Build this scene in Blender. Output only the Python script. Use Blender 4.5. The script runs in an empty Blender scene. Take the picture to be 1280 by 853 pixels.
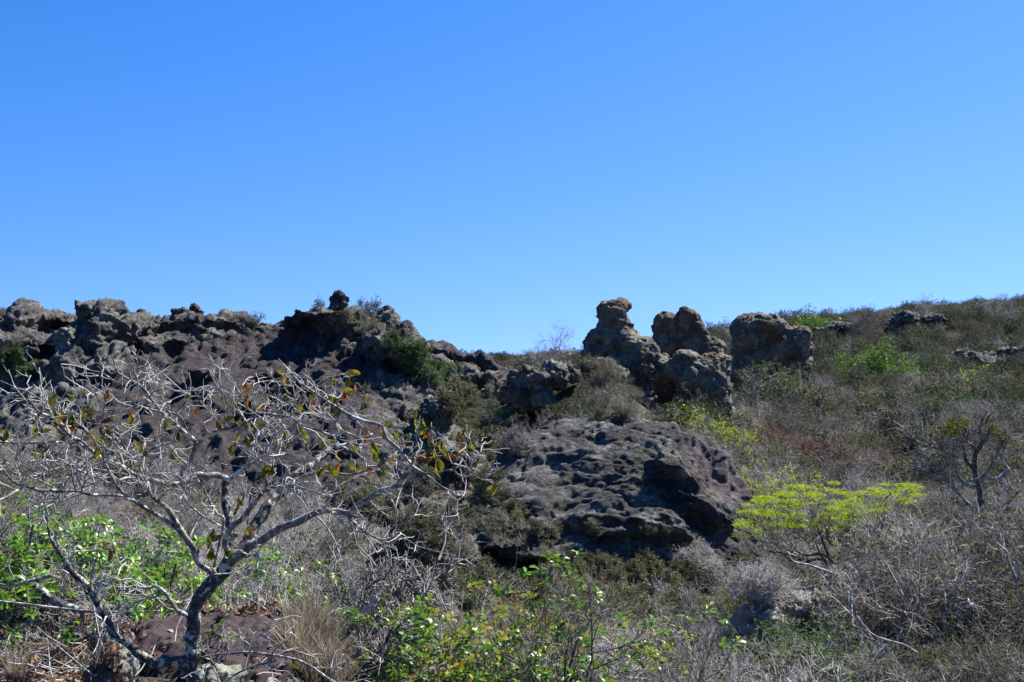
import bpy, math, random
import numpy as np
from mathutils import Vector, Matrix, Euler
from mathutils.bvhtree import BVHTree

# ------------------------------------------------------------------ camera, sky, sun, exposure
C = bpy.context.scene
COL = C.collection
EYE = 1.7                      # eye height above the rock shelf the camera stands on
F = 1372.0                     # focal length in pixels of a 1280 wide picture
HOR = 443.0                    # picture row of the true horizon
PITCH = math.atan((HOR - 426.5) / F)
cam = bpy.data.cameras.new("camera")
cam.sensor_width = 36.0
cam.lens = 36.0 * F / 1280.0
cam.clip_start = 0.1
cam.clip_end = 20000
camo = bpy.data.objects.new("camera", cam)
COL.objects.link(camo)
camo.location = (0, 0, EYE)
camo.rotation_euler = (math.pi / 2 + PITCH, 0, 0)
C.camera = camo

SUN_EL, SUN_AZ = 51.0, 36.0     # azimuth measured from the right (+X) towards the view direction (+Y)
sx = math.cos(math.radians(SUN_EL)) * math.cos(math.radians(SUN_AZ))
sy = math.cos(math.radians(SUN_EL)) * math.sin(math.radians(SUN_AZ))
sz = math.sin(math.radians(SUN_EL))
sun = bpy.data.lights.new("sun", 'SUN')
sun.energy = 5.0
sun.angle = math.radians(0.53)
sun.color = (1.0, 0.955, 0.89)
suno = bpy.data.objects.new("sun", sun)
COL.objects.link(suno)
suno.rotation_euler = Vector((sx, sy, sz)).to_track_quat('Z', 'Y').to_euler()

W = bpy.data.worlds.new("World")
C.world = W
W.use_nodes = True
nt = W.node_tree
nt.nodes.clear()
sky = nt.nodes.new('ShaderNodeTexSky')
sky.sky_type = 'NISHITA'
sky.sun_disc = False
sky.sun_elevation = math.radians(SUN_EL)
sky.sun_rotation = math.atan2(sx, sy)
sky.altitude = 600
sky.air_density = 1.0
sky.dust_density = 0.25
sky.ozone_density = 2.6
grade = nt.nodes.new('ShaderNodeVectorMath'); grade.operation = 'MULTIPLY_ADD'      # deep blue of very clear, dry air
grade.inputs[1].default_value = (0.72, 0.756, 1.16); grade.inputs[2].default_value = (-0.69, -0.226, 0.0)
gmax = nt.nodes.new('ShaderNodeVectorMath'); gmax.operation = 'MAXIMUM'; gmax.inputs[1].default_value = (0.02, 0.05, 0.1)
bg = nt.nodes.new('ShaderNodeBackground')
bg.inputs['Strength'].default_value = 0.073
wo = nt.nodes.new('ShaderNodeOutputWorld')
nt.links.new(sky.outputs[0], grade.inputs[0]); nt.links.new(grade.outputs[0], gmax.inputs[0])
# the clear, dust-free air of the photograph: no pale band at the horizon
tcw = nt.nodes.new('ShaderNodeTexCoord'); sep = nt.nodes.new('ShaderNodeSeparateXYZ'); cmb = nt.nodes.new('ShaderNodeCombineXYZ')
ab = nt.nodes.new('ShaderNodeMath'); ab.operation = 'ABSOLUTE'
ma = nt.nodes.new('ShaderNodeMath'); ma.operation = 'MULTIPLY_ADD'; ma.inputs[1].default_value = 0.95; ma.inputs[2].default_value = 0.12
nrmn = nt.nodes.new('ShaderNodeVectorMath'); nrmn.operation = 'NORMALIZE'
nt.links.new(tcw.outputs['Generated'], sep.inputs[0]); nt.links.new(sep.outputs[2], ab.inputs[0]); nt.links.new(ab.outputs[0], ma.inputs[0])
nt.links.new(sep.outputs[0], cmb.inputs[0]); nt.links.new(sep.outputs[1], cmb.inputs[1]); nt.links.new(ma.outputs[0], cmb.inputs[2])
nt.links.new(cmb.outputs[0], nrmn.inputs[0]); nt.links.new(nrmn.outputs[0], sky.inputs['Vector'])
nt.links.new(gmax.outputs[0], bg.inputs['Color'])
nt.links.new(bg.outputs[0], wo.inputs['Surface'])
C.view_settings.view_transform = 'Standard'
C.view_settings.look = 'None'
C.view_settings.exposure = 1.3
C.view_settings.gamma = 1.0
C.cycles.max_bounces = 5
C.cycles.diffuse_bounces = 3
C.cycles.transparent_max_bounces = 4
C.cycles.use_denoising = True

# ------------------------------------------------------------------ helpers
def ray(px, py):
    """direction through picture pixel (1280 x 853), with y component 1 along the ground"""
    a = (px - 640.0) / F
    b = (426.5 - py) / F
    cp, sp = math.cos(PITCH), math.sin(PITCH)
    y = cp - b * sp
    z = sp + b * cp
    return a / y, 1.0, z / y

def P(px, py, d):
    r = ray(px, py)
    return np.array((r[0] * d, d, EYE + r[2] * d))

def props(o, label=None, cat=None, group=None, kind=None):
    if label: o['label'] = label
    if cat: o['category'] = cat
    if group: o['group'] = group
    if kind: o['kind'] = kind
    return o

def empty(name, loc, label, cat, group=None, rotz=0.0, scale=1.0):
    o = bpy.data.objects.new(name, None)
    o.empty_display_size = 0.2
    COL.objects.link(o)
    o.location = Vector([float(v) for v in loc]); o.rotation_euler = (0, 0, rotz); o.scale = (scale,) * 3
    return props(o, label, cat, group)

def link(name, me, parent=None):
    o = bpy.data.objects.new(name, me)
    COL.objects.link(o)
    if parent is not None: o.parent = parent
    return o

def make_mesh(name, verts, polys, mats, smooth=True, midx=None):
    """polys: list of int arrays (M,k)"""
    me = bpy.data.meshes.new(name)
    verts = np.asarray(verts, dtype=np.float32).reshape(-1, 3)
    polys = [np.asarray(p, dtype=np.int32) for p in polys if len(p)]
    me.vertices.add(len(verts))
    me.vertices.foreach_set('co', verts.ravel())
    nl = sum(p.size for p in polys)
    npoly = sum(len(p) for p in polys)
    me.loops.add(nl)
    me.loops.foreach_set('vertex_index', np.concatenate([p.ravel() for p in polys]))
    tot = np.concatenate([np.full(len(p), p.shape[1], dtype=np.int32) for p in polys])
    start = np.concatenate([[0], np.cumsum(tot)[:-1]]).astype(np.int32)
    me.polygons.add(npoly)
    me.polygons.foreach_set('loop_start', start)
    me.polygons.foreach_set('loop_total', tot)
    me.polygons.foreach_set('use_smooth', np.full(npoly, smooth, dtype=bool))
    for m in (mats if isinstance(mats, (list, tuple)) else [mats]):
        me.materials.append(m)
    if midx is not None:
        me.polygons.foreach_set('material_index', np.asarray(midx, dtype=np.int32))
    me.update(calc_edges=True)
    me.validate()
    return me

# ---- vectorised noise
_perm = np.random.RandomState(7).permutation(4096).astype(np.int64)
_val = np.random.RandomState(8).uniform(-1, 1, 4096).astype(np.float32)
_v3 = np.random.RandomState(9).uniform(0, 1, (4096, 3)).astype(np.float32)

def _h(i, j, k, s):
    return _perm[(_perm[(_perm[(i + s * 131) & 4095] + j) & 4095] + k) & 4095]

def vnoise(p, s=0):
    q = np.floor(p).astype(np.int64)
    f = (p - q).astype(np.float32)
    u = f * f * f * (f * (f * 6 - 15) + 10)
    i, j, k = q[:, 0], q[:, 1], q[:, 2]
    r = 0
    for di in (0, 1):
        wx = u[:, 0] if di else 1 - u[:, 0]
        for dj in (0, 1):
            wy = u[:, 1] if dj else 1 - u[:, 1]
            for dk in (0, 1):
                wz = u[:, 2] if dk else 1 - u[:, 2]
                r = r + wx * wy * wz * _val[_h(i + di, j + dj, k + dk, s)]
    return r

def fbm(p, oct=4, s=0, gain=0.5):
    r = 0; a = 1.0; n = 0
    for o in range(oct):
        r = r + a * vnoise(p * (2.03 ** o) + 17.3 * o, s + o)
        n += a; a *= gain
    return r / n * 1.6

def ridged(p, oct=4, s=0):
    r = 0; a = 1.0; n = 0
    for o in range(oct):
        r = r + a * (1 - np.abs(vnoise(p * (2.07 ** o) + 9.1 * o, s + o)) * 2)
        n += a; a *= 0.5
    return r / n

def worley(p, s=0):
    q = np.floor(p).astype(np.int64)
    f = (p - q).astype(np.float32)
    f1 = np.full(len(p), 9.0, dtype=np.float32); f2 = f1.copy(); idv = np.zeros(len(p), dtype=np.float32)
    for di in (-1, 0, 1):
        for dj in (-1, 0, 1):
            for dk in (-1, 0, 1):
                h = _h(q[:, 0] + di, q[:, 1] + dj, q[:, 2] + dk, s)
                o = _v3[h] + np.array((di, dj, dk), dtype=np.float32) - f
                d = np.sqrt((o * o).sum(1))
                m = d < f1
                f2 = np.where(m, f1, np.minimum(f2, d))
                idv = np.where(m, _val[h], idv)
                f1 = np.where(m, d, f1)
    return f1, f2, idv

# ------------------------------------------------------------------ materials
DEPTH = 0.8          # scales down the rock base colours first picked, to deepen the shadows
def mat(name):
    m = bpy.data.materials.new(name); m.use_nodes = True
    n = m.node_tree.nodes; n.clear()
    return m, m.node_tree

def N(t, typ, **kw):
    n = t.nodes.new(typ)
    for k, v in kw.items():
        if k in n.inputs: n.inputs[k].default_value = v
        else: setattr(n, k, v)
    return n

def ramp(t, src, stops):
    r = t.nodes.new('ShaderNodeValToRGB')
    e = r.color_ramp.elements
    while len(e) < len(stops): e.new(0.5)
    for i, (p, c) in enumerate(stops):
        e[i].position = p
        e[i].color = (c, c, c, 1) if isinstance(c, (int, float)) else (c[0], c[1], c[2], 1)
    t.links.new(src, r.inputs[0])
    return r.outputs[0]

def mix(t, fac, a, b, blend='MIX'):
    m = t.nodes.new('ShaderNodeMix'); m.data_type = 'RGBA'; m.blend_type = blend
    for s, v in ((0, fac), (6, a), (7, b)):
        if hasattr(v, 'links'): t.links.new(v, m.inputs[s])
        else: m.inputs[s].default_value = v if s == 0 else (v[0], v[1], v[2], 1)
    return m.outputs[2]

def noise(t, co, scale, detail=5, rough=0.6, dist=0.0):
    n = N(t, 'ShaderNodeTexNoise', Scale=scale, Detail=detail, Roughness=rough, Distortion=dist)
    t.links.new(co, n.inputs['Vector'])
    return n.outputs['Fac']

def rock_mat(name, dark, mid, light, lichen=0.5, scale=1.0, slab=None, slab_thr=0.5, bump=0.5, stretch=(1, 1, 1), orange=0.0):
    dark, mid = [tuple(c * DEPTH for c in k) for k in (dark, mid)]; light = tuple(c * 0.9 for c in light)
    if slab: slab = tuple(c * DEPTH for c in slab)
    m, t = mat(name)
    tc = N(t, 'ShaderNodeTexCoord')
    mp = N(t, 'ShaderNodeMapping'); mp.inputs['Scale'].default_value = stretch
    t.links.new(tc.outputs['Object'], mp.inputs['Vector'])
    co = mp.outputs[0]
    a = noise(t, co, 0.9 * scale, 8, 0.68, 0.4)
    b = noise(t, co, 4.5 * scale, 8, 0.75)
    c = noise(t, co, 16 * scale, 6, 0.8)
    base = mix(t, ramp(t, b, [(0.36, 0.0), (0.64, 1.0)]), dark, mid)
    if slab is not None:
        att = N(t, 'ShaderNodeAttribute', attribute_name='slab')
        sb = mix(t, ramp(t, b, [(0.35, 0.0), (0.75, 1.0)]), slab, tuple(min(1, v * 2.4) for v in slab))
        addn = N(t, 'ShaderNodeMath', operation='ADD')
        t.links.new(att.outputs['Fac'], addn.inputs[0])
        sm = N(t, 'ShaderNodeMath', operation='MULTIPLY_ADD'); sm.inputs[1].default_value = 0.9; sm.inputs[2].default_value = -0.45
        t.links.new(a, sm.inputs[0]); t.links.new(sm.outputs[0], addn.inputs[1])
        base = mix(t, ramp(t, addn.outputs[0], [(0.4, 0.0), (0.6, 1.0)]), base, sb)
    li = N(t, 'ShaderNodeMath', operation='MULTIPLY')
    t.links.new(ramp(t, a, [(0.62 - 0.3 * lichen, 0.0), (0.78 - 0.3 * lichen, 1.0)]), li.inputs[0])
    t.links.new(ramp(t, c, [(0.42, 0.0), (0.6, 1.0)]), li.inputs[1])
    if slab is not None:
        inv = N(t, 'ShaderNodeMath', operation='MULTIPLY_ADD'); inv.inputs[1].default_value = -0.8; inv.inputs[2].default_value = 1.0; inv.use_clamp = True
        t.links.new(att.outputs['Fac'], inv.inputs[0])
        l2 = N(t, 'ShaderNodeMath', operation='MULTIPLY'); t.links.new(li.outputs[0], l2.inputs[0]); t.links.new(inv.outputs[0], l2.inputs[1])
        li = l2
    col = mix(t, li.outputs[0], base, light)
    if orange > 0:
        on = noise(t, co, 0.5 * scale, 4, 0.6)
        oo = N(t, 'ShaderNodeMath', operation='MULTIPLY'); oo.inputs[1].default_value = orange
        t.links.new(ramp(t, on, [(0.47, 0.0), (0.57, 1.0)]), oo.inputs[0])
        col = mix(t, oo.outputs[0], col, (0.16, 0.075, 0.04))
    bs = N(t, 'ShaderNodeBsdfPrincipled', Roughness=0.92)
    bs.inputs['Specular IOR Level'].default_value = 0.25
    t.links.new(col, bs.inputs['Base Color'])
    vor = N(t, 'ShaderNodeTexVoronoi', Scale=3.2 * scale, feature='DISTANCE_TO_EDGE')
    vd = N(t, 'ShaderNodeVectorMath', operation='ADD')
    nn = N(t, 'ShaderNodeTexNoise', Scale=2.0 * scale, Detail=4)
    t.links.new(co, nn.inputs['Vector'])
    t.links.new(co, vd.inputs[0]); t.links.new(nn.outputs['Color'], vd.inputs[1]); t.links.new(vd.outputs[0], vor.inputs['Vector'])
    cr = ramp(t, vor.outputs['Distance'], [(0.0, 0.0), (0.06, 1.0)])
    h = N(t, 'ShaderNodeMath', operation='MULTIPLY_ADD'); h.inputs[1].default_value = 0.35
    t.links.new(cr, h.inputs[0]); t.links.new(b, h.inputs[2])
    h2 = N(t, 'ShaderNodeMath', operation='MULTIPLY_ADD'); h2.inputs[1].default_value = 0.35
    t.links.new(c, h2.inputs[0]); t.links.new(h.outputs[0], h2.inputs[2])
    bp = N(t, 'ShaderNodeBump', Strength=bump, Distance=0.16 / scale)
    t.links.new(h2.outputs[0], bp.inputs['Height']); t.links.new(bp.outputs[0], bs.inputs['Normal'])
    o = N(t, 'ShaderNodeOutputMaterial'); t.links.new(bs.outputs[0], o.inputs[0])
    return m

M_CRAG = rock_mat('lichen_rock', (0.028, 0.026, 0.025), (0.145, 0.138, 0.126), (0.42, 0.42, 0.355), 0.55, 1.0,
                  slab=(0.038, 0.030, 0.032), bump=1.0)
M_PIN = rock_mat('pinnacle_rock', (0.040, 0.034, 0.028), (0.16, 0.145, 0.12), (0.42, 0.41, 0.31), 0.55, 1.0, bump=0.8, orange=0.3)
M_DOME = rock_mat('layered_rock', (0.028, 0.0275, 0.028), (0.115, 0.112, 0.108), (0.42, 0.42, 0.375), 0.42, 1.1,
                  slab=(0.075, 0.062, 0.062), bump=1.0, stretch=(0.7, 0.7, 1.5))
M_PALE = rock_mat('pale_rock', (0.20, 0.18, 0.16), (0.38, 0.36, 0.33), (0.58, 0.56, 0.52), 0.6, 1.6, bump=0.8)
M_SHELF = rock_mat('brown_shelf_rock', (0.040, 0.028, 0.027), (0.085, 0.062, 0.060), (0.30, 0.31, 0.25), 0.12, 3.2, bump=0.5)
M_LICH = rock_mat('green_lichen_rock', (0.12, 0.12, 0.09), (0.26, 0.27, 0.21), (0.42, 0.43, 0.34), 0.7, 5.0, bump=0.5)

def bark_mat(name, a, b, scale=14.0, rnd=0.25, patch=None):
    a = tuple(c * 0.75 for c in a); b = tuple(c * 0.88 for c in b)
    m, t = mat(name)
    tc = N(t, 'ShaderNodeTexCoord')
    co = tc.outputs['Object']
    n1 = noise(t, co, scale, 5, 0.7)
    col = mix(t, ramp(t, n1, [(0.38, 0.0), (0.62, 1.0)]), a, b)
    if patch:
        n2 = noise(t, co, scale * 0.5, 6, 0.7)
        col = mix(t, ramp(t, n2, [(0.53, 0.0), (0.57, 1.0)]), col, patch)
    if rnd:
        oi = N(t, 'ShaderNodeObjectInfo')
        mm = N(t, 'ShaderNodeMath', operation='MULTIPLY_ADD'); mm.inputs[1].default_value = 2 * rnd; mm.inputs[2].default_value = 1 - rnd
        t.links.new(oi.outputs['Random'], mm.inputs[0])
        cc = N(t, 'ShaderNodeCombineColor')
        for i in range(3): t.links.new(mm.outputs[0], cc.inputs[i])
        col = mix(t, 1.0, col, cc.outputs[0], 'MULTIPLY')
    bs = N(t, 'ShaderNodeBsdfPrincipled', Roughness=0.85)
    bs.inputs['Specular IOR Level'].default_value = 0.2
    t.links.new(col, bs.inputs['Base Color'])
    bp = N(t, 'ShaderNodeBump', Strength=0.6, Distance=0.01)
    t.links.new(n1, bp.inputs['Height']); t.links.new(bp.outputs[0], bs.inputs['Normal'])
    o = N(t, 'ShaderNodeOutputMaterial'); t.links.new(bs.outputs[0], o.inputs[0])
    return m

M_TWIG = bark_mat('grey_twig', (0.085, 0.077, 0.069), (0.47, 0.44, 0.40), 3.0, 0.45)
M_TWIGW = bark_mat('pale_twig', (0.22, 0.20, 0.18), (0.66, 0.63, 0.58), 9.0, 0.1)
M_TWIGR = bark_mat('reddish_twig', (0.13, 0.075, 0.055), (0.30, 0.19, 0.15), 3.0, 0.2)
M_TWIGB = bark_mat('brown_twig', (0.09, 0.08, 0.058), (0.25, 0.225, 0.165), 3.0, 0.25)
M_STEM = bark_mat('dark_stem', (0.05, 0.045, 0.042), (0.17, 0.15, 0.14), 9.0, 0.2)
M_BARK = bark_mat('mottled_bark', (0.032, 0.028, 0.025), (0.12, 0.11, 0.10), 38.0, 0.0, patch=(0.42, 0.43, 0.37))
M_BRANCH = bark_mat('pale_grey_bark', (0.10, 0.09, 0.08), (0.34, 0.315, 0.285), 30.0, 0.0, patch=(0.50, 0.49, 0.44))

def leaf_mat(name, cols, trans=0.35, rnd=0.3, rough=0.7, scale=7.0, spec=0.15):
    """cols: list of colours spread by noise over positions"""
    cols = [tuple(c * 0.85 for c in k) for k in cols]
    m, t = mat(name)
    tc = N(t, 'ShaderNodeTexCoord')
    oi = N(t, 'ShaderNodeObjectInfo')
    n1 = N(t, 'ShaderNodeTexNoise', Scale=scale, Detail=3, Roughness=0.6)
    ad = N(t, 'ShaderNodeVectorMath', operation='ADD')
    cx = N(t, 'ShaderNodeCombineXYZ')
    for i in range(3): t.links.new(oi.outputs['Random'], cx.inputs[i])
    sc = N(t, 'ShaderNodeVectorMath', operation='SCALE'); sc.inputs['Scale'].default_value = 50.0
    t.links.new(cx.outputs[0], sc.inputs[0])
    t.links.new(tc.outputs['Object'], ad.inputs[0]); t.links.new(sc.outputs[0], ad.inputs[1])
    t.links.new(ad.outputs[0], n1.inputs['Vector'])
    k = len(cols)
    col = ramp(t, n1.outputs['Fac'], [(0.32 + 0.36 * i / max(1, k - 1), c) for i, c in enumerate(cols)])
    if rnd:
        mm = N(t, 'ShaderNodeMath', operation='MULTIPLY_ADD'); mm.inputs[1].default_value = 2 * rnd; mm.inputs[2].default_value = 1 - rnd
        t.links.new(oi.outputs['Random'], mm.inputs[0])
        cc = N(t, 'ShaderNodeCombineColor')
        for i in range(3): t.links.new(mm.outputs[0], cc.inputs[i])
        col = mix(t, 1.0, col, cc.outputs[0], 'MULTIPLY')
    bs = N(t, 'ShaderNodeBsdfPrincipled', Roughness=rough)
    bs.inputs['Specular IOR Level'].default_value = spec if rough > 0.6 else 0.4
    t.links.new(col, bs.inputs['Base Color'])
    tr = N(t, 'ShaderNodeBsdfTranslucent'); t.links.new(col, tr.inputs['Color'])
    mx = N(t, 'ShaderNodeMixShader'); mx.inputs[0].default_value = trans
    t.links.new(bs.outputs[0], mx.inputs[1]); t.links.new(tr.outputs[0], mx.inputs[2])
    o = N(t, 'ShaderNodeOutputMaterial'); t.links.new(mx.outputs[0], o.inputs[0])
    return m

L_OLIVE = leaf_mat('olive_leaf', [(0.045, 0.055, 0.018), (0.085, 0.10, 0.03), (0.13, 0.12, 0.045)], 0.3)
L_OLIVE2 = leaf_mat('olive_leaf', [(0.05, 0.065, 0.018), (0.12, 0.13, 0.035), (0.20, 0.18, 0.05)], 0.35, 0.4)
L_DARK = leaf_mat('dark_green_leaf', [(0.022, 0.035, 0.013), (0.05, 0.07, 0.02), (0.085, 0.095, 0.03)], 0.3)
L_GREEN = leaf_mat('green_leaf', [(0.035, 0.085, 0.015), (0.07, 0.15, 0.03), (0.11, 0.17, 0.04)], 0.35)
L_LIME = leaf_mat('lime_leaf', [(0.25, 0.33, 0.012), (0.38, 0.49, 0.02), (0.50, 0.58, 0.03)], 0.45, 0.15)
L_YELLOW = leaf_mat('yellow_leaf', [(0.16, 0.17, 0.02), (0.36, 0.32, 0.03), (0.45, 0.33, 0.04)], 0.4)
L_FRESH = leaf_mat('fresh_green_leaf', [(0.07, 0.18, 0.012), (0.15, 0.31, 0.025), (0.28, 0.42, 0.05)], 0.4, 0.25, 0.35)
L_TURN = leaf_mat('turning_leaf', [(0.34, 0.27, 0.015), (0.15, 0.165, 0.01), (0.075, 0.085, 0.008), (0.20, 0.19, 0.012), (0.45, 0.26, 0.01)], 0.4, 0.25, 0.3, 14.0)
L_RUST = leaf_mat('rust_leaf', [(0.42, 0.22, 0.012), (0.22, 0.075, 0.012), (0.12, 0.03, 0.012), (0.26, 0.14, 0.01)], 0.4, 0.25, 0.35, 18.0)
L_TURN2 = leaf_mat('olive_yellow_leaf', [(0.07, 0.08, 0.012), (0.13, 0.14, 0.018), (0.22, 0.20, 0.025)], 0.4, 0.1)
L_GRASS = leaf_mat('dry_grass', [(0.26, 0.21, 0.13), (0.36, 0.31, 0.21), (0.20, 0.15, 0.09)], 0.3, 0.2, 0.7, 3.0)
L_LITTER = leaf_mat('fallen_leaf', [(0.24, 0.19, 0.15), (0.12, 0.07, 0.04), (0.34, 0.17, 0.09), (0.40, 0.36, 0.32)], 0.1, 0.3, 0.7, 9.0)

def ground_mat():
    m, t = mat('dry_litter_ground')
    tc = N(t, 'ShaderNodeTexCoord'); co = tc.outputs['Object']
    a = noise(t, co, 0.35, 8, 0.65); b = noise(t, co, 5.0, 8, 0.75); c = noise(t, co, 40, 4, 0.7)
    col = mix(t, ramp(t, b, [(0.35, 0.0), (0.65, 1.0)]), (0.022, 0.018, 0.014), (0.078, 0.062, 0.048))
    col = mix(t, ramp(t, c, [(0.5, 0.0), (0.62, 1.0)]), col, (0.22, 0.19, 0.15))
    g = mix(t, ramp(t, b, [(0.3, 0.0), (0.7, 1.0)]), (0.035, 0.04, 0.02), (0.075, 0.075, 0.04))
    col = mix(t, ramp(t, a, [(0.45, 0.0), (0.62, 1.0)]), col, g)
    bs = N(t, 'ShaderNodeBsdfPrincipled', Roughness=0.95)
    bs.inputs['Specular IOR Level'].default_value = 0.1
    t.links.new(col, bs.inputs['Base Color'])
    bp = N(t, 'ShaderNodeBump', Strength=0.9, Distance=0.06)
    t.links.new(b, bp.inputs['Height'])
    bp2 = N(t, 'ShaderNodeBump', Strength=0.7, Distance=0.015)
    t.links.new(c, bp2.inputs['Height']); t.links.new(bp.outputs[0], bp2.inputs['Normal'])
    t.links.new(bp2.outputs[0], bs.inputs['Normal'])
    o = N(t, 'ShaderNodeOutputMaterial'); t.links.new(bs.outputs[0], o.inputs[0])
    return m
M_GROUND = ground_mat()

# ------------------------------------------------------------------ terrain
# heights are metres relative to the eye
CP = [(0, 0, -1.7), (-2.2, 3, -1.75), (-3, 6, -1.9), (-1.2, 6, -2.0), (-1, 3, -1.7), (3, 0, -2.2), (0.6, 6, -2.8), (1.5, 8, -4.3),
      (-5, 8, -2.0), (-2, 8.5, -2.5), (-1.2, 8.5, -2.9), (0, 10, -4.4), (-5, 14, -3.3), (-8, 20, -4.3), (-3, 20, -5.3), (-14, 30, -5.2), (-6, 30, -6.2),
      (-16, 42, -4.6), (-8, 42, -5.6), (-24, 42, -4.2), (8.5, 27.5, -6.9), (6.5, 27, -6.8), (-0.5, 34, -6.6), (-2.5, 29, -5.7), (0, 20, -6.6), (3, 10, -5.8), (6, 14, -7.2), (2, 30, -8.6), (10, 30, -7.8), (13, 29, -7.2),
      (20, 40, -7.2), (10, 20, -7.0), (4, 4, -3.8), (8, 6, -6.5), (15, 60, -7.4), (30, 60, -7.4), (40, 80, -6.5), (20, 90, -6),
      (10, 52, -6.6), (0, 43, -7.4), (0, 52, -4.6), (1, 60, -4.0),  (3.2, 62, -1.5), (9, 63, -4.2), (13, 64, -6.5), (-3, 56, -4.6), (-5, 62, -4),
      (0, 75, -5), (8, 72, -4), (0, 90, -6), (0, 150, -8), (0, 300, -8), (-60, 300, -8), (37, 80, -6.6), (56, 120, -3.4),
      (93, 200, 6.7), (120, 260, 9), (33, 100, -5.8), (47, 140, -3.0), (64, 190, 4.3), (34, 130, -4.4), (50, 190, 2.1), (40, 220, 2.0),
      (30, 250, -4), (12, 250, -8), (150, 400, 2), (60, 320, -3), (100, 320, 3), (0, 400, -8), (-93, 200, 6.3), (-80, 200, 5.4),
      (-110, 220, 7), (-150, 200, 6), (-50, 200, -2), (-25, 120, -5), (-60, 120, -2), (-25, 80, -4), (150, 250, 10), (150, 150, 6), (90, 90, -2),
      (60, 40, -6), (-40, 20, -3), (-60, 60, -3), (-20, 0, -2.5), (0, -30, -2), (30, -20, -5), (-14, 60, -5)]
CP = np.array(CP, dtype=float)
def _phi(r): return np.sqrt(r * r + 4.0)
_A = _phi(np.hypot(CP[:, None, 0] - CP[None, :, 0], CP[:, None, 1] - CP[None, :, 1]))
_mean = -5.0
_Wt = np.linalg.solve(_A + 0.01 * np.eye(len(CP)), CP[:, 2] - _mean)
def gh(x, y, detail=True):
    x = np.atleast_1d(np.asarray(x, float)); y = np.atleast_1d(np.asarray(y, float))
    z = np.zeros(len(x))
    for i in range(0, len(x), 20000):
        r = np.hypot(x[i:i + 20000, None] - CP[None, :, 0], y[i:i + 20000, None] - CP[None, :, 1])
        z[i:i + 20000] = _phi(r) @ _Wt + _mean
    R = np.hypot(x, y)
    w = np.clip((R - 300) / 250, 0, 1); w = w * w * (3 - 2 * w)
    z = z * (1 - w) + (-8.0) * w
    if detail:
        p = np.stack([x, y, np.zeros_like(x)], 1)
        near = np.clip((R - 2) / 30, 0.04, 1)
        z = z + fbm(p * 0.12, 3, 3) * 0.5 * near + fbm(p * 0.9, 3, 5) * 0.10 + fbm(p * 4.0, 2, 6) * 0.03
        far = np.clip((R - 500) / 1500, 0, 1)
        z = z + far * (fbm(p * 0.0011, 4, 15) * 9.0 - 4)
    return z + EYE
rad = np.concatenate([[0.0], np.geomspace(0.6, 9000, 300)])
ang = np.concatenate([np.radians(np.arange(-180, -34, 5)), np.radians(np.arange(-34, 34, 0.22)), np.radians(np.arange(34, 180, 5))])
RR, AA = np.meshgrid(rad, ang, indexing='ij')
gx = (RR * np.sin(AA)).ravel(); gy = (RR * np.cos(AA)).ravel()
gz = gh(gx, gy)
na, nr = len(ang), len(rad)
ii = np.arange(nr - 1)[:, None] * na + np.arange(na)[None, :]
jj = np.arange(nr - 1)[:, None] * na + (np.arange(na)[None, :] + 1) % na
quads = np.stack([ii, ii + na, jj + na, jj], -1).reshape(-1, 4)
gv = np.stack([gx, gy, gz], 1)
ground_me = make_mesh('ground', gv, [quads[:, ::-1]], M_GROUND)
props(link('ground', ground_me), 'dry stony ground with grey leaf litter', None, None, 'structure')

BV = []          # (vertices, polygons) for the placing of plants
def add_bvh(v, f):
    BV.append(BVHTree.FromPolygons([tuple(p) for p in v.tolist()], f.tolist()))
msk = (RR.ravel()[quads[:, 0]] < 400) & (gy[quads[:, 0]] > -2)
add_bvh(gv, quads[msk])
BV_GROUND = BV[0]

# ------------------------------------------------------------------ rocks
import bmesh
def ell(px, py, rx, ry, d, rd, tilt=0.0):
    """ellipsoid: centre pixel, radii in pixels, distance, depth radius in metres, roll in degrees"""
    k = d / F
    return ('e', P(px, py, d), (rx * k, rd, ry * k), tilt)

def ico(sub):
    bm = bmesh.new(); bmesh.ops.create_icosphere(bm, subdivisions=sub, radius=1.0)
    v = np.array([tuple(p.co) for p in bm.verts]); f = np.array([[q.index for q in p.verts] for p in bm.faces])
    bm.free(); return v, f
ICO = ico(4)

def ell_geo(e, seed, lump=0.18, square=0.8):
    _, c, r, tilt = e
    v, f = ICO
    v = np.sign(v) * np.abs(v) ** square
    v = v / np.maximum(1e-6, np.linalg.norm(v, axis=1, keepdims=True)) ** 0.5
    v = v * (1 + lump * fbm(v * 1.3 + seed * 5.1, 3, seed)[:, None])
    v = v * np.array(r)
    a = math.radians(tilt); ca, sa = math.cos(a), math.sin(a)
    v = np.stack([v[:, 0] * ca + v[:, 2] * sa, v[:, 1], -v[:, 0] * sa + v[:, 2] * ca], 1)
    return v + np.array(c), f

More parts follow.
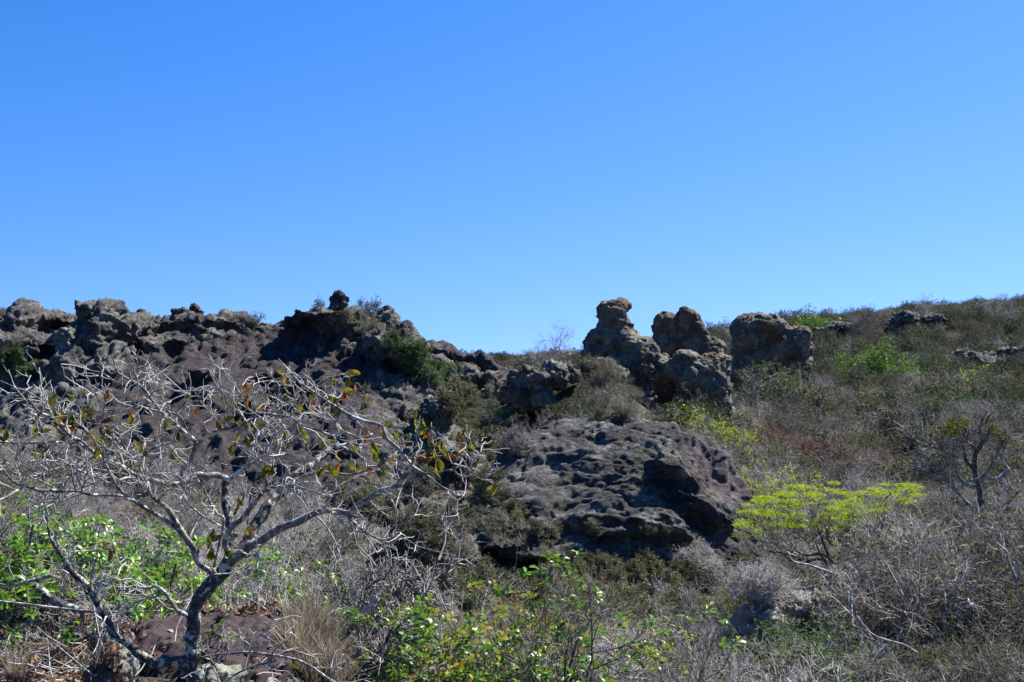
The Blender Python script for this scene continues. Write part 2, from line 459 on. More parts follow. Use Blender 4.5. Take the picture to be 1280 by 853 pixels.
def loft_geo(cols, n=160, m=60, bottom=-9.0, back=6.0, pw=0.8, und=0.0, seed=0):
    """cols: (px, ridge_py, ridge_d, foot_py, foot_d)"""
    cols = np.array(cols, float)
    t = np.linspace(cols[0, 0], cols[-1, 0], n)
    rp, rd, fp, fd = [np.interp(t, cols[:, 0], cols[:, k]) for k in (1, 2, 3, 4)]
    V = []
    for i in range(n):
        R = P(t[i], rp[i], rd[i]); Fo = P(t[i], fp[i], fd[i])
        B = R + np.array((R[0] / R[1] * back, back, -3.0)); BB = B.copy(); BB[2] = bottom
        s = np.linspace(0, 1, m)[:, None]
        L = R + (Fo - R) * s
        L[:, 2] = R[2] + (Fo[2] - R[2]) * (s[:, 0] ** pw)
        FB = Fo.copy(); FB[2] = bottom; FB[1] -= 0.3
        V.append(np.vstack([BB, B, (B + R) / 2 + np.array((0, 0, 0.6)), L, FB]))
    V = np.array(V); k = V.shape[1]
    vv = V.reshape(-1, 3)
    q = []
    for i in range(n - 1):
        for j in range(k):
            j2 = (j + 1) % k
            q.append((i * k + j, i * k + j2, (i + 1) * k + j2, (i + 1) * k + j))
    c0 = vv[:k].mean(0); c1 = vv[-k:].mean(0)
    vv = np.vstack([vv, c0, c1]); a, b = len(vv) - 2, len(vv) - 1
    tr = [(a, (j + 1) % k, j) for j in range(k)] + [(b, (n - 1) * k + j, (n - 1) * k + (j + 1) % k) for j in range(k)]
    q = np.array(q); tris = np.vstack([q[:, [0, 1, 2]], q[:, [0, 2, 3]], np.array(tr)])
    return vv, tris

def normals(v, f):
    n = np.zeros_like(v)
    a, b, c = v[f[:, 0]], v[f[:, 1]], v[f[:, 2]]
    fn = np.cross(b - a, c - a)
    if f.shape[1] == 4: fn = np.cross(v[f[:, 2]] - v[f[:, 0]], v[f[:, 3]] - v[f[:, 1]])
    for k in range(f.shape[1]):
        for ax in range(3): n[:, ax] += np.bincount(f[:, k], fn[:, ax], len(v))
    return n / np.maximum(1e-9, np.linalg.norm(n, axis=1, keepdims=True))

def edges_of(q):
    e = np.concatenate([q[:, [i, (i + 1) % q.shape[1]]] for i in range(q.shape[1])]); return e
def relax(x, e, n, it, lam=0.5):
    x = x.copy()
    cnt = np.maximum(1, np.bincount(e[:, 0], minlength=n) + np.bincount(e[:, 1], minlength=n))[:, None]
    for _ in range(it):
        a = np.stack([np.bincount(e[:, 0], x[e[:, 1], k], n) + np.bincount(e[:, 1], x[e[:, 0], k], n) for k in range(x.shape[1])], 1) / cnt
        x = x * (1 - lam) + a * lam
    return x
def snormals(v, q, e, it):
    n = relax(normals(v, q), e, len(v), it, 0.8)
    return n / np.maximum(1e-9, np.linalg.norm(n, axis=1, keepdims=True))

TRI = 0
def rock(name, geos, vox, material, label, cat='rock', amp=(0.5, 0.25, 0.1), freq=0.45, block=0.2, bfreq=0.9, strata=0.0, sthick=0.45,
         sdir=(0.1, 0.2, 1.0), seed=0, slab=None, cull=None, lump=0.18, group=None, kind=None, parent=None, fine=0.03, aniso=(1, 1, 1.35), arch=None):
    vs, fs, o = [], [], 0
    for gi, g in enumerate(geos):
        v, f = g if not isinstance(g[0], str) else ell_geo(g, seed + gi, lump)
        vs.append(v); fs.append(f + o); o += len(v)
    v = np.vstack(vs); f = np.vstack(fs)
    org = v.mean(0); org[2] = v[:, 2].min()
    me = make_mesh('tmp', v - org, [f], material)
    ob = bpy.data.objects.new('tmp', me); COL.objects.link(ob)
    md = ob.modifiers.new('r', 'REMESH'); md.mode = 'VOXEL'; md.voxel_size = vox; md.adaptivity = 0
    dg = bpy.context.evaluated_depsgraph_get()
    ev = ob.evaluated_get(dg); m2 = bpy.data.meshes.new_from_object(ev)
    n = len(m2.vertices); v = np.empty(n * 3, np.float32); m2.vertices.foreach_get('co', v); v = v.reshape(-1, 3).astype(float)
    q = np.empty(len(m2.polygons) * 4, np.int32); m2.polygons.foreach_get('vertices', q) if len(m2.loops) == len(m2.polygons) * 4 else None
    q = q.reshape(-1, 4)
    bpy.data.objects.remove(ob); bpy.data.meshes.remove(me); bpy.data.meshes.remove(m2)
    w = v + org
    sl = np.zeros(len(v)) if slab is None else slab(w)
    wb = w.copy()                       # bedding space: follows an arch where the rock is domed
    if arch: wb[:, 2] += arch[1] * (w[:, 0] - arch[0]) ** 2
    an = np.array(aniso)
    eg = edges_of(q)
    v = relax(v, eg, len(v), 2)
    nrm = snormals(v, q, eg, 8)
    # large forms
    big = fbm(w * freq, 4, seed) * amp[0]
    damp = 1 - 0.25 * sl
    v = v + nrm * (big * (1 - 0.5 * sl))[:, None]
    nrm = snormals(v, q, eg, 8)
    f1, f2, idv = worley((wb + 0.5 * np.stack([fbm(w * 0.8, 2, 31), fbm(w * 0.8, 2, 32), fbm(w * 0.8, 2, 33)], 1)) * bfreq * an, seed + 3)
    e = np.clip((f2 - f1) / 0.11, 0, 1)
    disp = ((e - 1) * block + idv * block * 0.7) * damp
    if slab is not None: disp = disp + (ridged(w * np.array((1.0, 0.35, 0.4)) + 3.0, 4, seed + 70) - 0.45) * 0.42 * sl
    disp = disp + (ridged(w * freq * 3.1, 4, seed + 9) - 0.4) * amp[1] * damp
    if strata:
        sd = np.array(sdir); sd = sd / np.linalg.norm(sd)
        s = (wb @ sd) / sthick + fbm(w * np.array((0.25, 0.25, 0.5)), 3, seed + 20) * 1.4
        fr = s - np.floor(s)
        lay = _val[(np.floor(s).astype(int) * 57) & 4095]
        saw = np.where(fr < 0.82, fr / 0.82, (1 - fr) / 0.18)
        disp = disp + (saw * 0.6 + lay * 0.5 - 0.4) * strata * damp
    v = v + nrm * disp[:, None]
    v = relax(v, eg, len(v), 1, 0.4)
    nrm = snormals(v, q, eg, 4)
    g1, g2, gid = worley((wb + 0.15 * fbm(w * 2, 2, 61)[:, None]) * bfreq * 3.2 * an, seed + 5)
    disp = ((np.clip((g2 - g1) / 0.16, 0, 1) - 1) * block * 0.3 + gid * block * 0.2) * (1 - 0.85 * sl) + fbm(w * freq * 9, 4, seed + 14, 0.6) * amp[2] * (1 - 0.8 * sl)
    v = v + nrm * disp[:, None]
    if fine: v = v + nrm * (fbm(w * 9.0, 2, seed + 40) * fine)[:, None]
    if cull is not None:
        keep = cull(v + org)
        q = q[keep[q].all(1)]
        used = np.zeros(len(v), bool); used[q.ravel()] = True
        mp = np.cumsum(used) - 1; v = v[used]; q = mp[q]; sl = sl[used]
    m = make_mesh(name, v, [q], material)
    at = m.attributes.new('slab', 'FLOAT', 'POINT'); at.data.foreach_set('value', sl.astype(np.float32))
    ob = link(name, m, parent)
    ob.location = Vector(org)
    props(ob, label, cat, group, kind)
    add_bvh(v + org, q)
    global TRI; TRI += 2 * len(q)
    print('rock', name, len(q))
    return ob

def smooth01(x, a, b):
    t = np.clip((x - a) / (b - a), 0, 1); return t * t * (3 - 2 * t)
def topix(w):
    d = w[:, 1]; return 640 + w[:, 0] / d * F, HOR - (w[:, 2] - EYE) / d * F

# --- the long ridge on the left
ridge_cols = [(-90, 430, 54, 560, 41), (0, 420, 53, 570, 41), (60, 402, 54, 575, 41), (125, 385, 55, 585, 41), (200, 386, 57, 590, 41), (250, 390, 57, 600, 41), (300, 394, 58, 610, 41),
              (350, 402, 57, 620, 41), (400, 392, 56, 630, 41), (440, 390, 56, 640, 41), (480, 402, 56, 645, 41), (520, 436, 55, 650, 41),
              (555, 478, 53, 650, 41), (600, 560, 49, 655, 42), (640, 640, 45, 660, 42)]
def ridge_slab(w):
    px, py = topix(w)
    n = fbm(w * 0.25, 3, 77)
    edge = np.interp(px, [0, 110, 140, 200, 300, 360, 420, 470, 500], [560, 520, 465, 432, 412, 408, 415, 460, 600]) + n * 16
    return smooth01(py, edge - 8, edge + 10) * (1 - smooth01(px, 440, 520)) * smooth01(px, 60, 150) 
rg = [loft_geo(ridge_cols, bottom=-9, pw=0.95)]
for e in [(12, 440, 36, 30, 52, 3), (36, 402, 16, 18, 51.5, 2.0), (30, 440, 45, 30, 50, 3), (80, 400, 18, 12, 53, 2), (105, 430, 30, 32, 51, 2.5),
          (128, 392, 24, 20, 52, 2), (150, 405, 22, 24, 51, 2), (128, 425, 20, 30, 50, 1.8), (90, 465, 40, 30, 49, 2.2), (135, 460, 18, 28, 48.6, 1.4), (185, 397, 22, 12, 55.5, 1.3), (178, 415, 16, 14, 53.5, 1.1), (190, 432, 16, 12, 52, .9),
          (215, 402, 18, 11, 56, 1.2), (240, 404, 18, 9, 56, 1.1), (222, 425, 16, 9, 53, .8), (270, 402, 22, 8, 56.5, 1.2), (300, 405, 18, 8, 57, 1.1), (328, 410, 16, 7, 57, 1.0), (280, 420, 16, 7, 55, .7),
          (385, 394, 28, 13, 55.5, 1.6), (368, 403, 15, 12, 55.5, 1.3), (412, 396, 22, 9, 55, 1.5), (440, 402, 24, 9, 55, 1.4), (488, 402, 17, 16, 54.8, 1.5),
          (486, 394, 12, 10, 54.8, 1.1), (500, 420, 18, 18, 54, 2), (475, 430, 20, 16, 52.5, 1.5), (515, 445, 16, 18, 53, 1.6), (540, 520, 25, 25, 48, 1.2), (560, 570, 30, 26, 45.5, 1.3),
          (350, 475, 40, 9, 48.7, .6), (250, 468, 26, 9, 49.6, .6), (60, 500, 50, 18, 47, 1.6)]:
    rg.append(ell(*e))
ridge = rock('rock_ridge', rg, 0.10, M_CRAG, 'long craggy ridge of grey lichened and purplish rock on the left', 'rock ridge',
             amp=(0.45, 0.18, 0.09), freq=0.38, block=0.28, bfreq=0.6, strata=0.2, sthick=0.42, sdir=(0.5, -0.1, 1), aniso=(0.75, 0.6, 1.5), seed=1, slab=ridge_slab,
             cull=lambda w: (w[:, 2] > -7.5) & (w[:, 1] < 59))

# perched knobs standing on the ridge
rock('balanced_rock', [ell(423, 384, 11, 6, 53, 0.4), ell(419, 376, 9, 6, 53, 0.32, -15), ell(425, 370, 8, 6, 53, 0.28, 10), ell(433, 374, 4, 4, 53, .15)], 0.035, M_CRAG,
     'small stack of knobbly grey rock balanced on the ridge crest like a cairn', amp=(0.12, 0.1, 0.03), freq=1.6, block=0.08, bfreq=3, seed=4, lump=0.25, fine=0.012)
rock('perched_rock', [ell(243, 386, 8, 5, 54.5, 0.3), ell(241, 383, 4.5, 4, 54.5, 0.2), ell(249, 389, 6, 4, 54.5, .25)], 0.035, M_CRAG,
     'small dark pointed knob of rock on the middle of the ridge skyline', amp=(0.1, 0.08, 0.03), freq=1.6, block=0.06, bfreq=3, seed=5, lump=0.25, fine=0.012)
rock('perched_rock', [ell(222, 389, 9, 4, 54.5, 0.3), ell(228, 387, 4, 4, 54.5, 0.2)], 0.035, M_CRAG,
     'low dark lump of rock just left of the pointed knob on the ridge', amp=(0.1, 0.08, 0.03), freq=1.6, block=0.06, bfreq=3, seed=6, lump=0.25, fine=0.012)

# --- low ridge behind, between the long ridge and the pinnacles
back_cols = [(500, 425, 78, 520, 66), (525, 434, 78, 520, 66), (545, 437, 77, 520, 66), (575, 441, 76, 520, 66), (600, 449, 76, 520, 65), (625, 456, 75, 520, 64), (660, 470, 74, 520, 64), (700, 490, 74, 520, 66)]
bgm = [loft_geo(back_cols, n=90, bottom=-9, pw=0.7)]
for e in [(532, 440, 14, 9, 76, 1.5), (556, 441, 13, 9, 75, 1.5), (562, 436, 7, 5, 75, 0.6), (585, 447, 12, 8, 74, 1.2), (598, 442, 6, 6, 74, 0.6), (604, 450, 9, 8, 73.5, 1), (612, 462, 12, 9, 73, 1),
          (545, 460, 20, 14, 71, 1.2), (580, 470, 20, 12, 70, 1.2), (615, 475, 14, 10, 70, 1)]:
    bgm.append(ell(*e))
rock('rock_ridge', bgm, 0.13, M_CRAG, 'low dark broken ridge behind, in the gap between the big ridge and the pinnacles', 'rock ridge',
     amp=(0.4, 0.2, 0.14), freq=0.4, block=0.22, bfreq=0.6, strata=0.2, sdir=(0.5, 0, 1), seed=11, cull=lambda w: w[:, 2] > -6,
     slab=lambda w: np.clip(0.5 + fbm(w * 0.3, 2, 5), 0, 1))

# --- pinnacles
rock('rock_pinnacle', [ell(765, 389, 23, 15, 72, 1.15), ell(758, 395, 16, 9, 72, 0.9), ell(773, 384, 17, 10, 72, .9), ell(768, 408, 24, 17, 72, 1.2), ell(752, 424, 22, 15, 72, 1.3), ell(782, 432, 36, 22, 72, 1.7, 42), ell(765, 428, 26, 24, 72, 1.4),
                       ell(745, 440, 24, 12, 72, 1.5, -38), ell(800, 450, 24, 30, 71.5, 1.6, 30), ell(780, 470, 50, 30, 72, 2.2), ell(810, 470, 14, 24, 70.5, 1.0, 25), ell(790, 500, 60, 40, 72, 2.5)], 0.085, M_PIN,
     'leaning rock pinnacle with a rounded head like a perched bird', 'rock pinnacle', amp=(0.14, 0.05, 0.03), freq=0.8, block=0.12, fine=0.012, bfreq=1.0, lump=0.12,
     strata=0.10, sthick=0.4, seed=21, cull=lambda w: w[:, 2] > -6.5)
rock('rock_pinnacle', [ell(831, 404, 15, 14, 73, 0.9), ell(858, 400, 16, 15, 73, 1.0), ell(868, 410, 11, 12, 73, .9), ell(826, 430, 13, 24, 73, 1.0), ell(845, 432, 20, 28, 73.6, 1.0), ell(868, 430, 18, 22, 73, 1.1),
                       ell(882, 446, 20, 26, 73, 1.4, 40), ell(896, 470, 14, 30, 72, 1.3, 20), ell(865, 475, 34, 36, 73.5, 1.5), ell(905, 490, 9, 20, 71.5, .8, 10), ell(880, 520, 40, 50, 72.5, 2.4)], 0.085, M_PIN,
     'twin-headed rock pinnacle with a reddish hollow between its two heads', 'rock pinnacle', amp=(0.14, 0.05, 0.03), freq=0.8, block=0.12, fine=0.012, bfreq=1.0, lump=0.12,
     strata=0.10, sthick=0.4, sdir=(0.5, 0, 1), seed=23, cull=lambda w: w[:, 2] > -6.5)
rock('boulder', [ell(862, 455, 22, 16, 67, 1.2, 35), ell(880, 468, 20, 30, 67, 1.3, 25), ell(893, 485, 15, 24, 66.5, 1.1, 15), ell(845, 462, 18, 14, 67, 1.0), ell(838, 480, 26, 20, 68.5, 1.2),
                 ell(862, 476, 18, 18, 66.2, 0.7, 30), ell(825, 452, 12, 10, 68, .8), ell(875, 510, 38, 40, 67.8, 2.0)], 0.075, M_PIN,
     'big rounded slabby boulder leaning in front of the twin-headed pinnacle', 'boulder', amp=(0.12, 0.04, 0.025), freq=0.8, block=0.09, fine=0.01, bfreq=1.0, lump=0.12,
     strata=0.10, sthick=0.5, sdir=(0.7, 0, 1), seed=25, cull=lambda w: w[:, 2] > -6.5)
rock('boulder', [ell(817, 452, 11, 11, 68, 0.7), ell(809, 462, 9, 8, 67.5, 0.6), ell(822, 466, 8, 8, 67.5, .6)], 0.06, M_PIN,
     'small pale pinkish boulder wedged between the two pinnacles', 'boulder', amp=(0.15, 0.18, 0.06), freq=1.2, block=0.12, bfreq=1.6, seed=27)

# --- square cliff block
rock('cliff_block', [ell(938, 418, 25, 27, 95, 2.2), ell(952, 407, 30, 17, 94.5, 2.2), ell(960, 432, 36, 38, 96, 2.4), ell(985, 432, 24, 24, 95, 2.0), ell(1000, 421, 15, 16, 94.5, 1.5), ell(990, 445, 26, 40, 96, 2),
                     ell(930, 455, 18, 40, 95.5, 2.0), ell(925, 475, 12, 22, 94.5, 1.5), ell(960, 460, 44, 40, 97, 2), ell(965, 510, 50, 50, 97, 2.5)], 0.12, M_PIN,
     'square dark cliff block with pale weathered cap and pale streak at its foot', 'cliff', amp=(0.22, 0.08, 0.04), fine=0.015, freq=0.6, block=0.16, bfreq=0.8, lump=0.1,
     strata=0.12, sthick=0.6, seed=31, cull=lambda w: w[:, 2] > -7.5)
# outcrops on the far hill
for k, (e, lb) in enumerate([([ell(1048, 411, 17, 5, 170, 1.6), ell(1032, 413, 14, 4, 171, 1.5), ell(1042, 424, 22, 13, 171, 2)], 'flat rock outcrop low on the hill brow, right of the cliff block'),
              ([ell(1133, 399, 15, 7, 165, 1.6), ell(1122, 402, 12, 6, 165, 1.6), ell(1130, 415, 22, 16, 166, 2)], 'dark blocky outcrop on the hill brow among shrubs'),
              ([ell(1170, 399, 12, 5, 166, 1.5), ell(1160, 401, 8, 4, 166, 1.5), ell(1165, 415, 16, 16, 167, 2)], 'smaller dark outcrop right of the blocky outcrop on the hill brow'),
              ([ell(1225, 449, 44, 9, 127, 1.5), ell(1270, 443, 30, 9, 127, 1.5), ell(1230, 470, 80, 26, 126, 2.5)], 'long shaded low cliff on the hillside at the right edge')]):
    rock('rock_outcrop', e, 0.2, M_CRAG, lb, 'rock outcrop', amp=(0.5, 0.5, 0.2), freq=0.5, block=0.3, bfreq=0.7, strata=0.4, seed=40 + k)

# --- central layered dome
dome_cols = [(590, 622, 42, 700, 36), (615, 590, 43, 705, 36), (640, 555, 44, 710, 36.5), (665, 535, 44.5, 715, 36.5), (700, 522, 45, 725, 36.5), (745, 518, 45, 735, 36.5), (800, 521, 45, 745, 36.5), (840, 528, 45, 740, 37),
             (870, 540, 45, 730, 37.5), (900, 558, 44.5, 715, 38.5), (922, 585, 44, 700, 39.5), (940, 615, 43.5, 690, 40.5), (955, 660, 43, 690, 41)]
def dome_slab(w):
    px, py = topix(w)
    a = smooth01(px - (py - 540) * 0.55, 838, 858)
    return a * (1 - smooth01(py, 600, 640)) 
dg_ = [loft_geo(dome_cols, n=130, bottom=-9.5, back=4, pw=1.25)]
for e in [(850, 590, 46, 26, 41.4, 1.2, 32), (880, 632, 44, 20, 40.6, 1.1, 32), (655, 640, 46, 14, 39.2, 1.0, 0), (740, 655, 70, 18, 39.0, 1.0, 4), (820, 655, 50, 22, 39.2, 1.0, 12)]:
    dg_.append(ell(*e))
rock('layered_dome_rock', dg_, 0.07, M_DOME, 'big grey layered dome of rock with a shaded front and smooth right shoulder', 'rock dome',
     amp=(0.28, 0.06, 0.045), fine=0.015, freq=0.4, block=0.10, bfreq=0.5, strata=0.22, sthick=0.5, sdir=(0.05, 0.3, 1), aniso=(0.28, 0.6, 2.4), arch=(3.6, 0.075), seed=51, slab=dome_slab,
     cull=lambda w: w[:, 2] > -7.6)
rock('boulder', [ell(662, 478, 26, 22, 60, 1.4, -10), ell(690, 470, 20, 16, 60.5, 1.2), ell(640, 492, 20, 16, 59.5, 1.2), ell(665, 500, 34, 20, 60, 1.3)], 0.08, M_CRAG,
     'dark shaded rock shoulder at the left end of the mound, left of the pinnacles', 'boulder', amp=(0.2, 0.1, 0.07), freq=0.7, block=0.16, bfreq=0.9, strata=0.12, seed=81)
rock('boulder', [ell(708, 463, 12, 12, 61, 0.7, 10), ell(718, 470, 10, 9, 61, .6)], 0.06, M_CRAG,
     'small sunlit rock poking out of the bushes on the mound', 'boulder', amp=(0.12, 0.08, 0.05), freq=1.0, block=0.1, bfreq=1.4, seed=82)
rock('boulder', [ell(748, 461, 22, 15, 63, 1.0, 0), ell(770, 468, 16, 12, 63, .9)], 0.07, M_CRAG,
     'grey rounded rock at the foot of the leaning pinnacle', 'boulder', amp=(0.15, 0.08, 0.05), freq=0.9, block=0.12, bfreq=1.2, seed=83)
# ledges below it
rock('rock_ledge', [ell(640, 662, 52, 7, 34.5, 1.2, 2), ell(610, 676, 60, 8, 33.6, 1.2, 3), ell(660, 690, 50, 10, 33.5, 1.0, 4), ell(620, 700, 50, 14, 34.3, 1.4)], 0.05, M_DOME,
     'flat stacked rock ledges just below and left of the layered dome', 'rock ledge', aniso=(0.5, 0.8, 2.2), amp=(0.2, 0.1, 0.06), freq=0.9, block=0.10, bfreq=1.4, strata=0.28, sthick=0.22, sdir=(0.08, 0.2, 1), seed=55)
rock('rock_ledge', [ell(530, 672, 48, 8, 29, 1.1, -4), ell(560, 690, 40, 9, 28.5, 1.0, 6), ell(500, 690, 40, 10, 28.5, 1.0, -6)], 0.045, M_DOME,
     'broken brownish rock ledge among twigs, behind the right end of the foreground tree', 'rock ledge', aniso=(0.5, 0.8, 2.2), amp=(0.2, 0.1, 0.06), freq=0.9, block=0.12, bfreq=1.6, strata=0.22, sthick=0.2, seed=57)
# pale rocks at the right foot
rock('boulder', [ell(958, 748, 17, 22, 25.5, 0.8, 10), ell(950, 785, 24, 30, 25.0, 1.0)], 0.04, M_PALE, 'upright whitish boulder under the yellow-green tree, left one', 'boulder',
     amp=(0.15, 0.15, 0.05), freq=1.4, block=0.1, bfreq=2, seed=61)
rock('boulder', [ell(1000, 766, 24, 20, 25.2, 0.9, -10), ell(1025, 765, 22, 28, 25.5, 0.9)], 0.04, M_PALE, 'broad whitish grey boulder half hidden by twigs under the yellow-green tree', 'boulder',
     amp=(0.15, 0.15, 0.05), freq=1.4, block=0.1, bfreq=2, seed=62)
rock('boulder', [ell(1060, 738, 26, 24, 26.5, 1.0, 10), ell(1085, 770, 24, 34, 26.3, 1.0)], 0.04, M_PALE, 'greyish boulder behind twigs, rightmost of the pale boulders under the tree', 'boulder',
     amp=(0.15, 0.15, 0.05), freq=1.4, block=0.1, bfreq=2, seed=63)
# foreground shelf and stones
rock('rock_shelf', [ell(320, 838, 105, 62, 7.6, 0.9, 12), ell(230, 825, 110, 45, 7.9, 0.8, -4), ell(170, 810, 60, 30, 8.2, 0.5), ell(360, 880, 90, 60, 7.0, 0.6, 20)], 0.022, M_SHELF,
     'smooth dark brown rock shelf behind the foot of the foreground tree', 'rock shelf', amp=(0.10, 0.05, 0.02), freq=1.5, block=0.03, bfreq=2.5, strata=0.03, sthick=0.25, seed=71, lump=0.1, fine=0.004)
rock('stone', [ell(140, 842, 30, 32, 6.3, 0.14, 15), ell(155, 828, 18, 22, 6.4, .1)], 0.012, M_LICH, 'greenish lichened stone left of the foreground trunk foot', 'stone',
     amp=(0.03, 0.02, 0.006), freq=5, block=0.015, bfreq=8, seed=72, fine=0.002)
rock('stone', [ell(275, 848, 28, 14, 6.3, 0.12, 0), ell(262, 842, 18, 12, 6.3, 0.1)], 0.012, M_LICH, 'flat pale lichened stone just right of the foreground trunk foot', 'stone',
     amp=(0.03, 0.02, 0.006), freq=5, block=0.015, bfreq=8, seed=73, fine=0.002)
rock('stone', [ell(340, 856, 12, 10, 6.3, 0.06, 0)], 0.01, M_LICH, 'small pale stone on the brown shelf at the bottom edge', 'stone', amp=(0.02, 0.01, 0.004), freq=7, block=0.01, bfreq=9, seed=74, fine=0.002)
rock('stone', [ell(76, 742, 8, 10, 8.4, 0.07), ell(72, 748, 7, 6, 8.4, 0.06)], 0.01, M_PALE, 'rounded whitish stone under the dead wood on the left', 'stone', amp=(0.02, 0.01, 0.004), freq=7, block=0.01, bfreq=9, seed=75, fine=0.002)
rock('stone', [ell(101, 776, 9, 11, 7.6, 0.07), ell(98, 784, 8, 6, 7.6, 0.06)], 0.01, M_PALE, 'angular white stone beside the low left branch', 'stone', amp=(0.02, 0.01, 0.004), freq=7, block=0.01, bfreq=9, seed=76, fine=0.002)
rock('stone', [ell(25, 848, 16, 12, 6.2, 0.08)], 0.012, M_PALE, 'pale stone in the leaf litter at the lower left corner', 'stone', amp=(0.03, 0.01, 0.004), freq=7, block=0.01, bfreq=9, seed=77, fine=0.002)
rock('rock_slab', [ell(470, 830, 60, 50, 10.2, 0.7, 20), ell(500, 870, 60, 50, 9.8, 0.7, 20)], 0.03, M_PALE, 'pale grey sloping slab behind twigs at the bottom, right of the brown shelf', 'rock slab',
     amp=(0.1, 0.06, 0.02), freq=1.8, block=0.04, bfreq=3, seed=78, fine=0.006)
EYEV = Vector((0, 0, EYE))
def hit(px, py, ground_only=False):
    r = ray(px, py); d = Vector(r); L = d.length; d = d / L
    best = None
    for b in ([BV_GROUND] if ground_only else BV):
        h = b.ray_cast(EYEV, d)
        if h[0] is not None and (best is None or h[3] < best[3]): best = h
    if best is None: return None
    n = best[1] if best[1].dot(d) < 0 else -best[1]
    return best[0], n
def drop(x, y):
    """top surface height at x,y and whether it is rock"""
    best = None; o = Vector((x, y, 60)); dn = Vector((0, 0, -1))
    for i, b in enumerate(BV):
        h = b.ray_cast(o, dn)
        if h[0] is not None and (best is None or h[0].z > best[0]): best = (h[0].z, i > 0, h[1] if h[1].z > 0 else -h[1])
    return best

# ------------------------------------------------------------------ plants: generators
def rs(seed): return np.random.RandomState(seed)
def unit(v): return v / np.maximum(1e-9, np.linalg.norm(v, axis=-1, keepdims=True))

def sprout(base, dirs, length, nseg, wiggle, up, r):
    K = len(base)
    pts = np.zeros((K, nseg + 1, 3)); pts[:, 0] = base
    d = unit(dirs); st = (np.asarray(length) / nseg)[:, None] * np.ones((K, 1))
    for i in range(nseg):
        pts[:, i + 1] = pts[:, i] + d * st
        d = unit(d + wiggle * r.randn(K, 3) + np.array((0, 0, up)))
    return pts

def radii(K, n, r0, r1):
    t = np.linspace(0, 1, n)[None, :]
    return (np.ones((K, 1)) * r0 if np.isscalar(r0) else np.asarray(r0)[:, None]) * (1 - t) + (r1 if np.isscalar(r1) else np.asarray(r1)[:, None]) * t

def kids(pts, n, t0, t1, a0, a1, length, nseg, wiggle, up, r):
    K, M = pts.shape[:2]
    idx = np.repeat(np.arange(K), n)
    t = r.uniform(t0, t1, len(idx)) * (M - 1)
    i = np.minimum(t.astype(int), M - 2); f = (t - i)[:, None]
    b = pts[idx, i] * (1 - f) + pts[idx, i + 1] * f
    tg = unit(pts[idx, i + 1] - pts[idx, i])
    pr = unit(np.cross(tg, r.randn(len(idx), 3)))
    a = np.radians(r.uniform(a0, a1, len(idx)))[:, None]
    d = tg * np.cos(a) + pr * np.sin(a)
    L = length * r.uniform(0.6, 1.25, len(idx)) * (1.15 - 0.4 * t / (M - 1))
    return sprout(b, d, L, nseg, wiggle, up, r)

def tubes(groups, sides):
    """groups: list of (pts (K,n,3), rad (K,n)) -> verts, quads"""
    V, Q, o = [], [], 0
    for (p, rd), S in zip(groups, sides):
        K, n = p.shape[:2]
        tg = np.zeros_like(p); tg[:, 1:-1] = p[:, 2:] - p[:, :-2]; tg[:, 0] = p[:, 1] - p[:, 0]; tg[:, -1] = p[:, -1] - p[:, -2]
        tg = unit(tg)
        mt = unit(p[:, -1] - p[:, 0])
        ref = np.where(np.abs(mt[:, 2:3]) > 0.8, np.array((1.0, 0.3, 0)), np.array((0.1, 0.0, 1.0)))[:, None, :]
        a = unit(np.cross(tg, ref)); b = np.cross(tg, a)
        th = np.arange(S) * 2 * np.pi / S
        ring = p[:, :, None, :] + rd[:, :, None, None] * (a[:, :, None, :] * np.cos(th)[None, None, :, None] + b[:, :, None, :] * np.sin(th)[None, None, :, None])
        V.append(ring.reshape(-1, 3))
        base = (np.arange(K)[:, None, None] * n + np.arange(n - 1)[None, :, None]) * S
        k = np.arange(S)[None, None, :]; k2 = (k + 1) % S
        q = np.stack([base + k, base + k2, base + k2 + S, base + k + S], -1).reshape(-1, 4) + o
        Q.append(q); o += K * n * S
    return np.vstack(V), np.vstack(Q)

def leaf_quads(pos, dirs, length, width, r, droop=0.0):
    """folded diamond leaves: two triangles either side of the midrib as one kinked pair"""
    K = len(pos)
    d = unit(dirs + np.array((0, 0, -droop)))
    s = unit(np.cross(d, r.randn(K, 3)))
    nn = np.cross(s, d)
    L = (length * r.uniform(0.7, 1.2, K))[:, None]; w = L * width
    a = pos; m = pos + d * L * 0.55 - nn * w * 0.15; c = pos + d * L
    l = pos + d * L * 0.5 + s * w * 0.5 + nn * w * 0.15; q = pos + d * L * 0.5 - s * w * 0.5 + nn * w * 0.15
    V = np.stack([a, l, c, q], 1).reshape(-1, 3)
    i = np.arange(K)[:, None] * 4
    return V, np.vstack([i + np.array((0, 1, 2)), i + np.array((0, 2, 3))])

def leaf_full(pos, dirs, length, width, r, curl=0.25, nrm=None):
    """obovate leaf with midrib fold and curl: 3 stations, 8 triangles"""
    K = len(pos); d = unit(dirs)
    up = r.randn(K, 3) * 0.5 + np.array((0, 0, 1.0)) if nrm is None else nrm
    s = unit(np.cross(d, up)); nn = np.cross(s, d)
    L = (length * r.uniform(0.75, 1.2, K))[:, None]; w = L * width
    V = []
    for t, ww in ((0.0, 0.06), (0.3, 0.62), (0.62, 1.0), (0.87, 0.72), (1.0, 0.12)):
        c = pos + d * L * t - nn * L * curl * t * t
        for k in (-0.5, 0, 0.5):
            V.append(c + s * w * ww * k + nn * w * (abs(k) * 0.35) * ww)
    V = np.stack(V, 1).reshape(-1, 3)
    q = []
    for t in range(4):
        for k in range(2):
            a = t * 3 + k; q.append((a, a + 1, a + 4, a + 3))
    q = np.array(q); i = (np.arange(K) * 15)[:, None, None]
    return V, (i + q[None]).reshape(-1, 4)

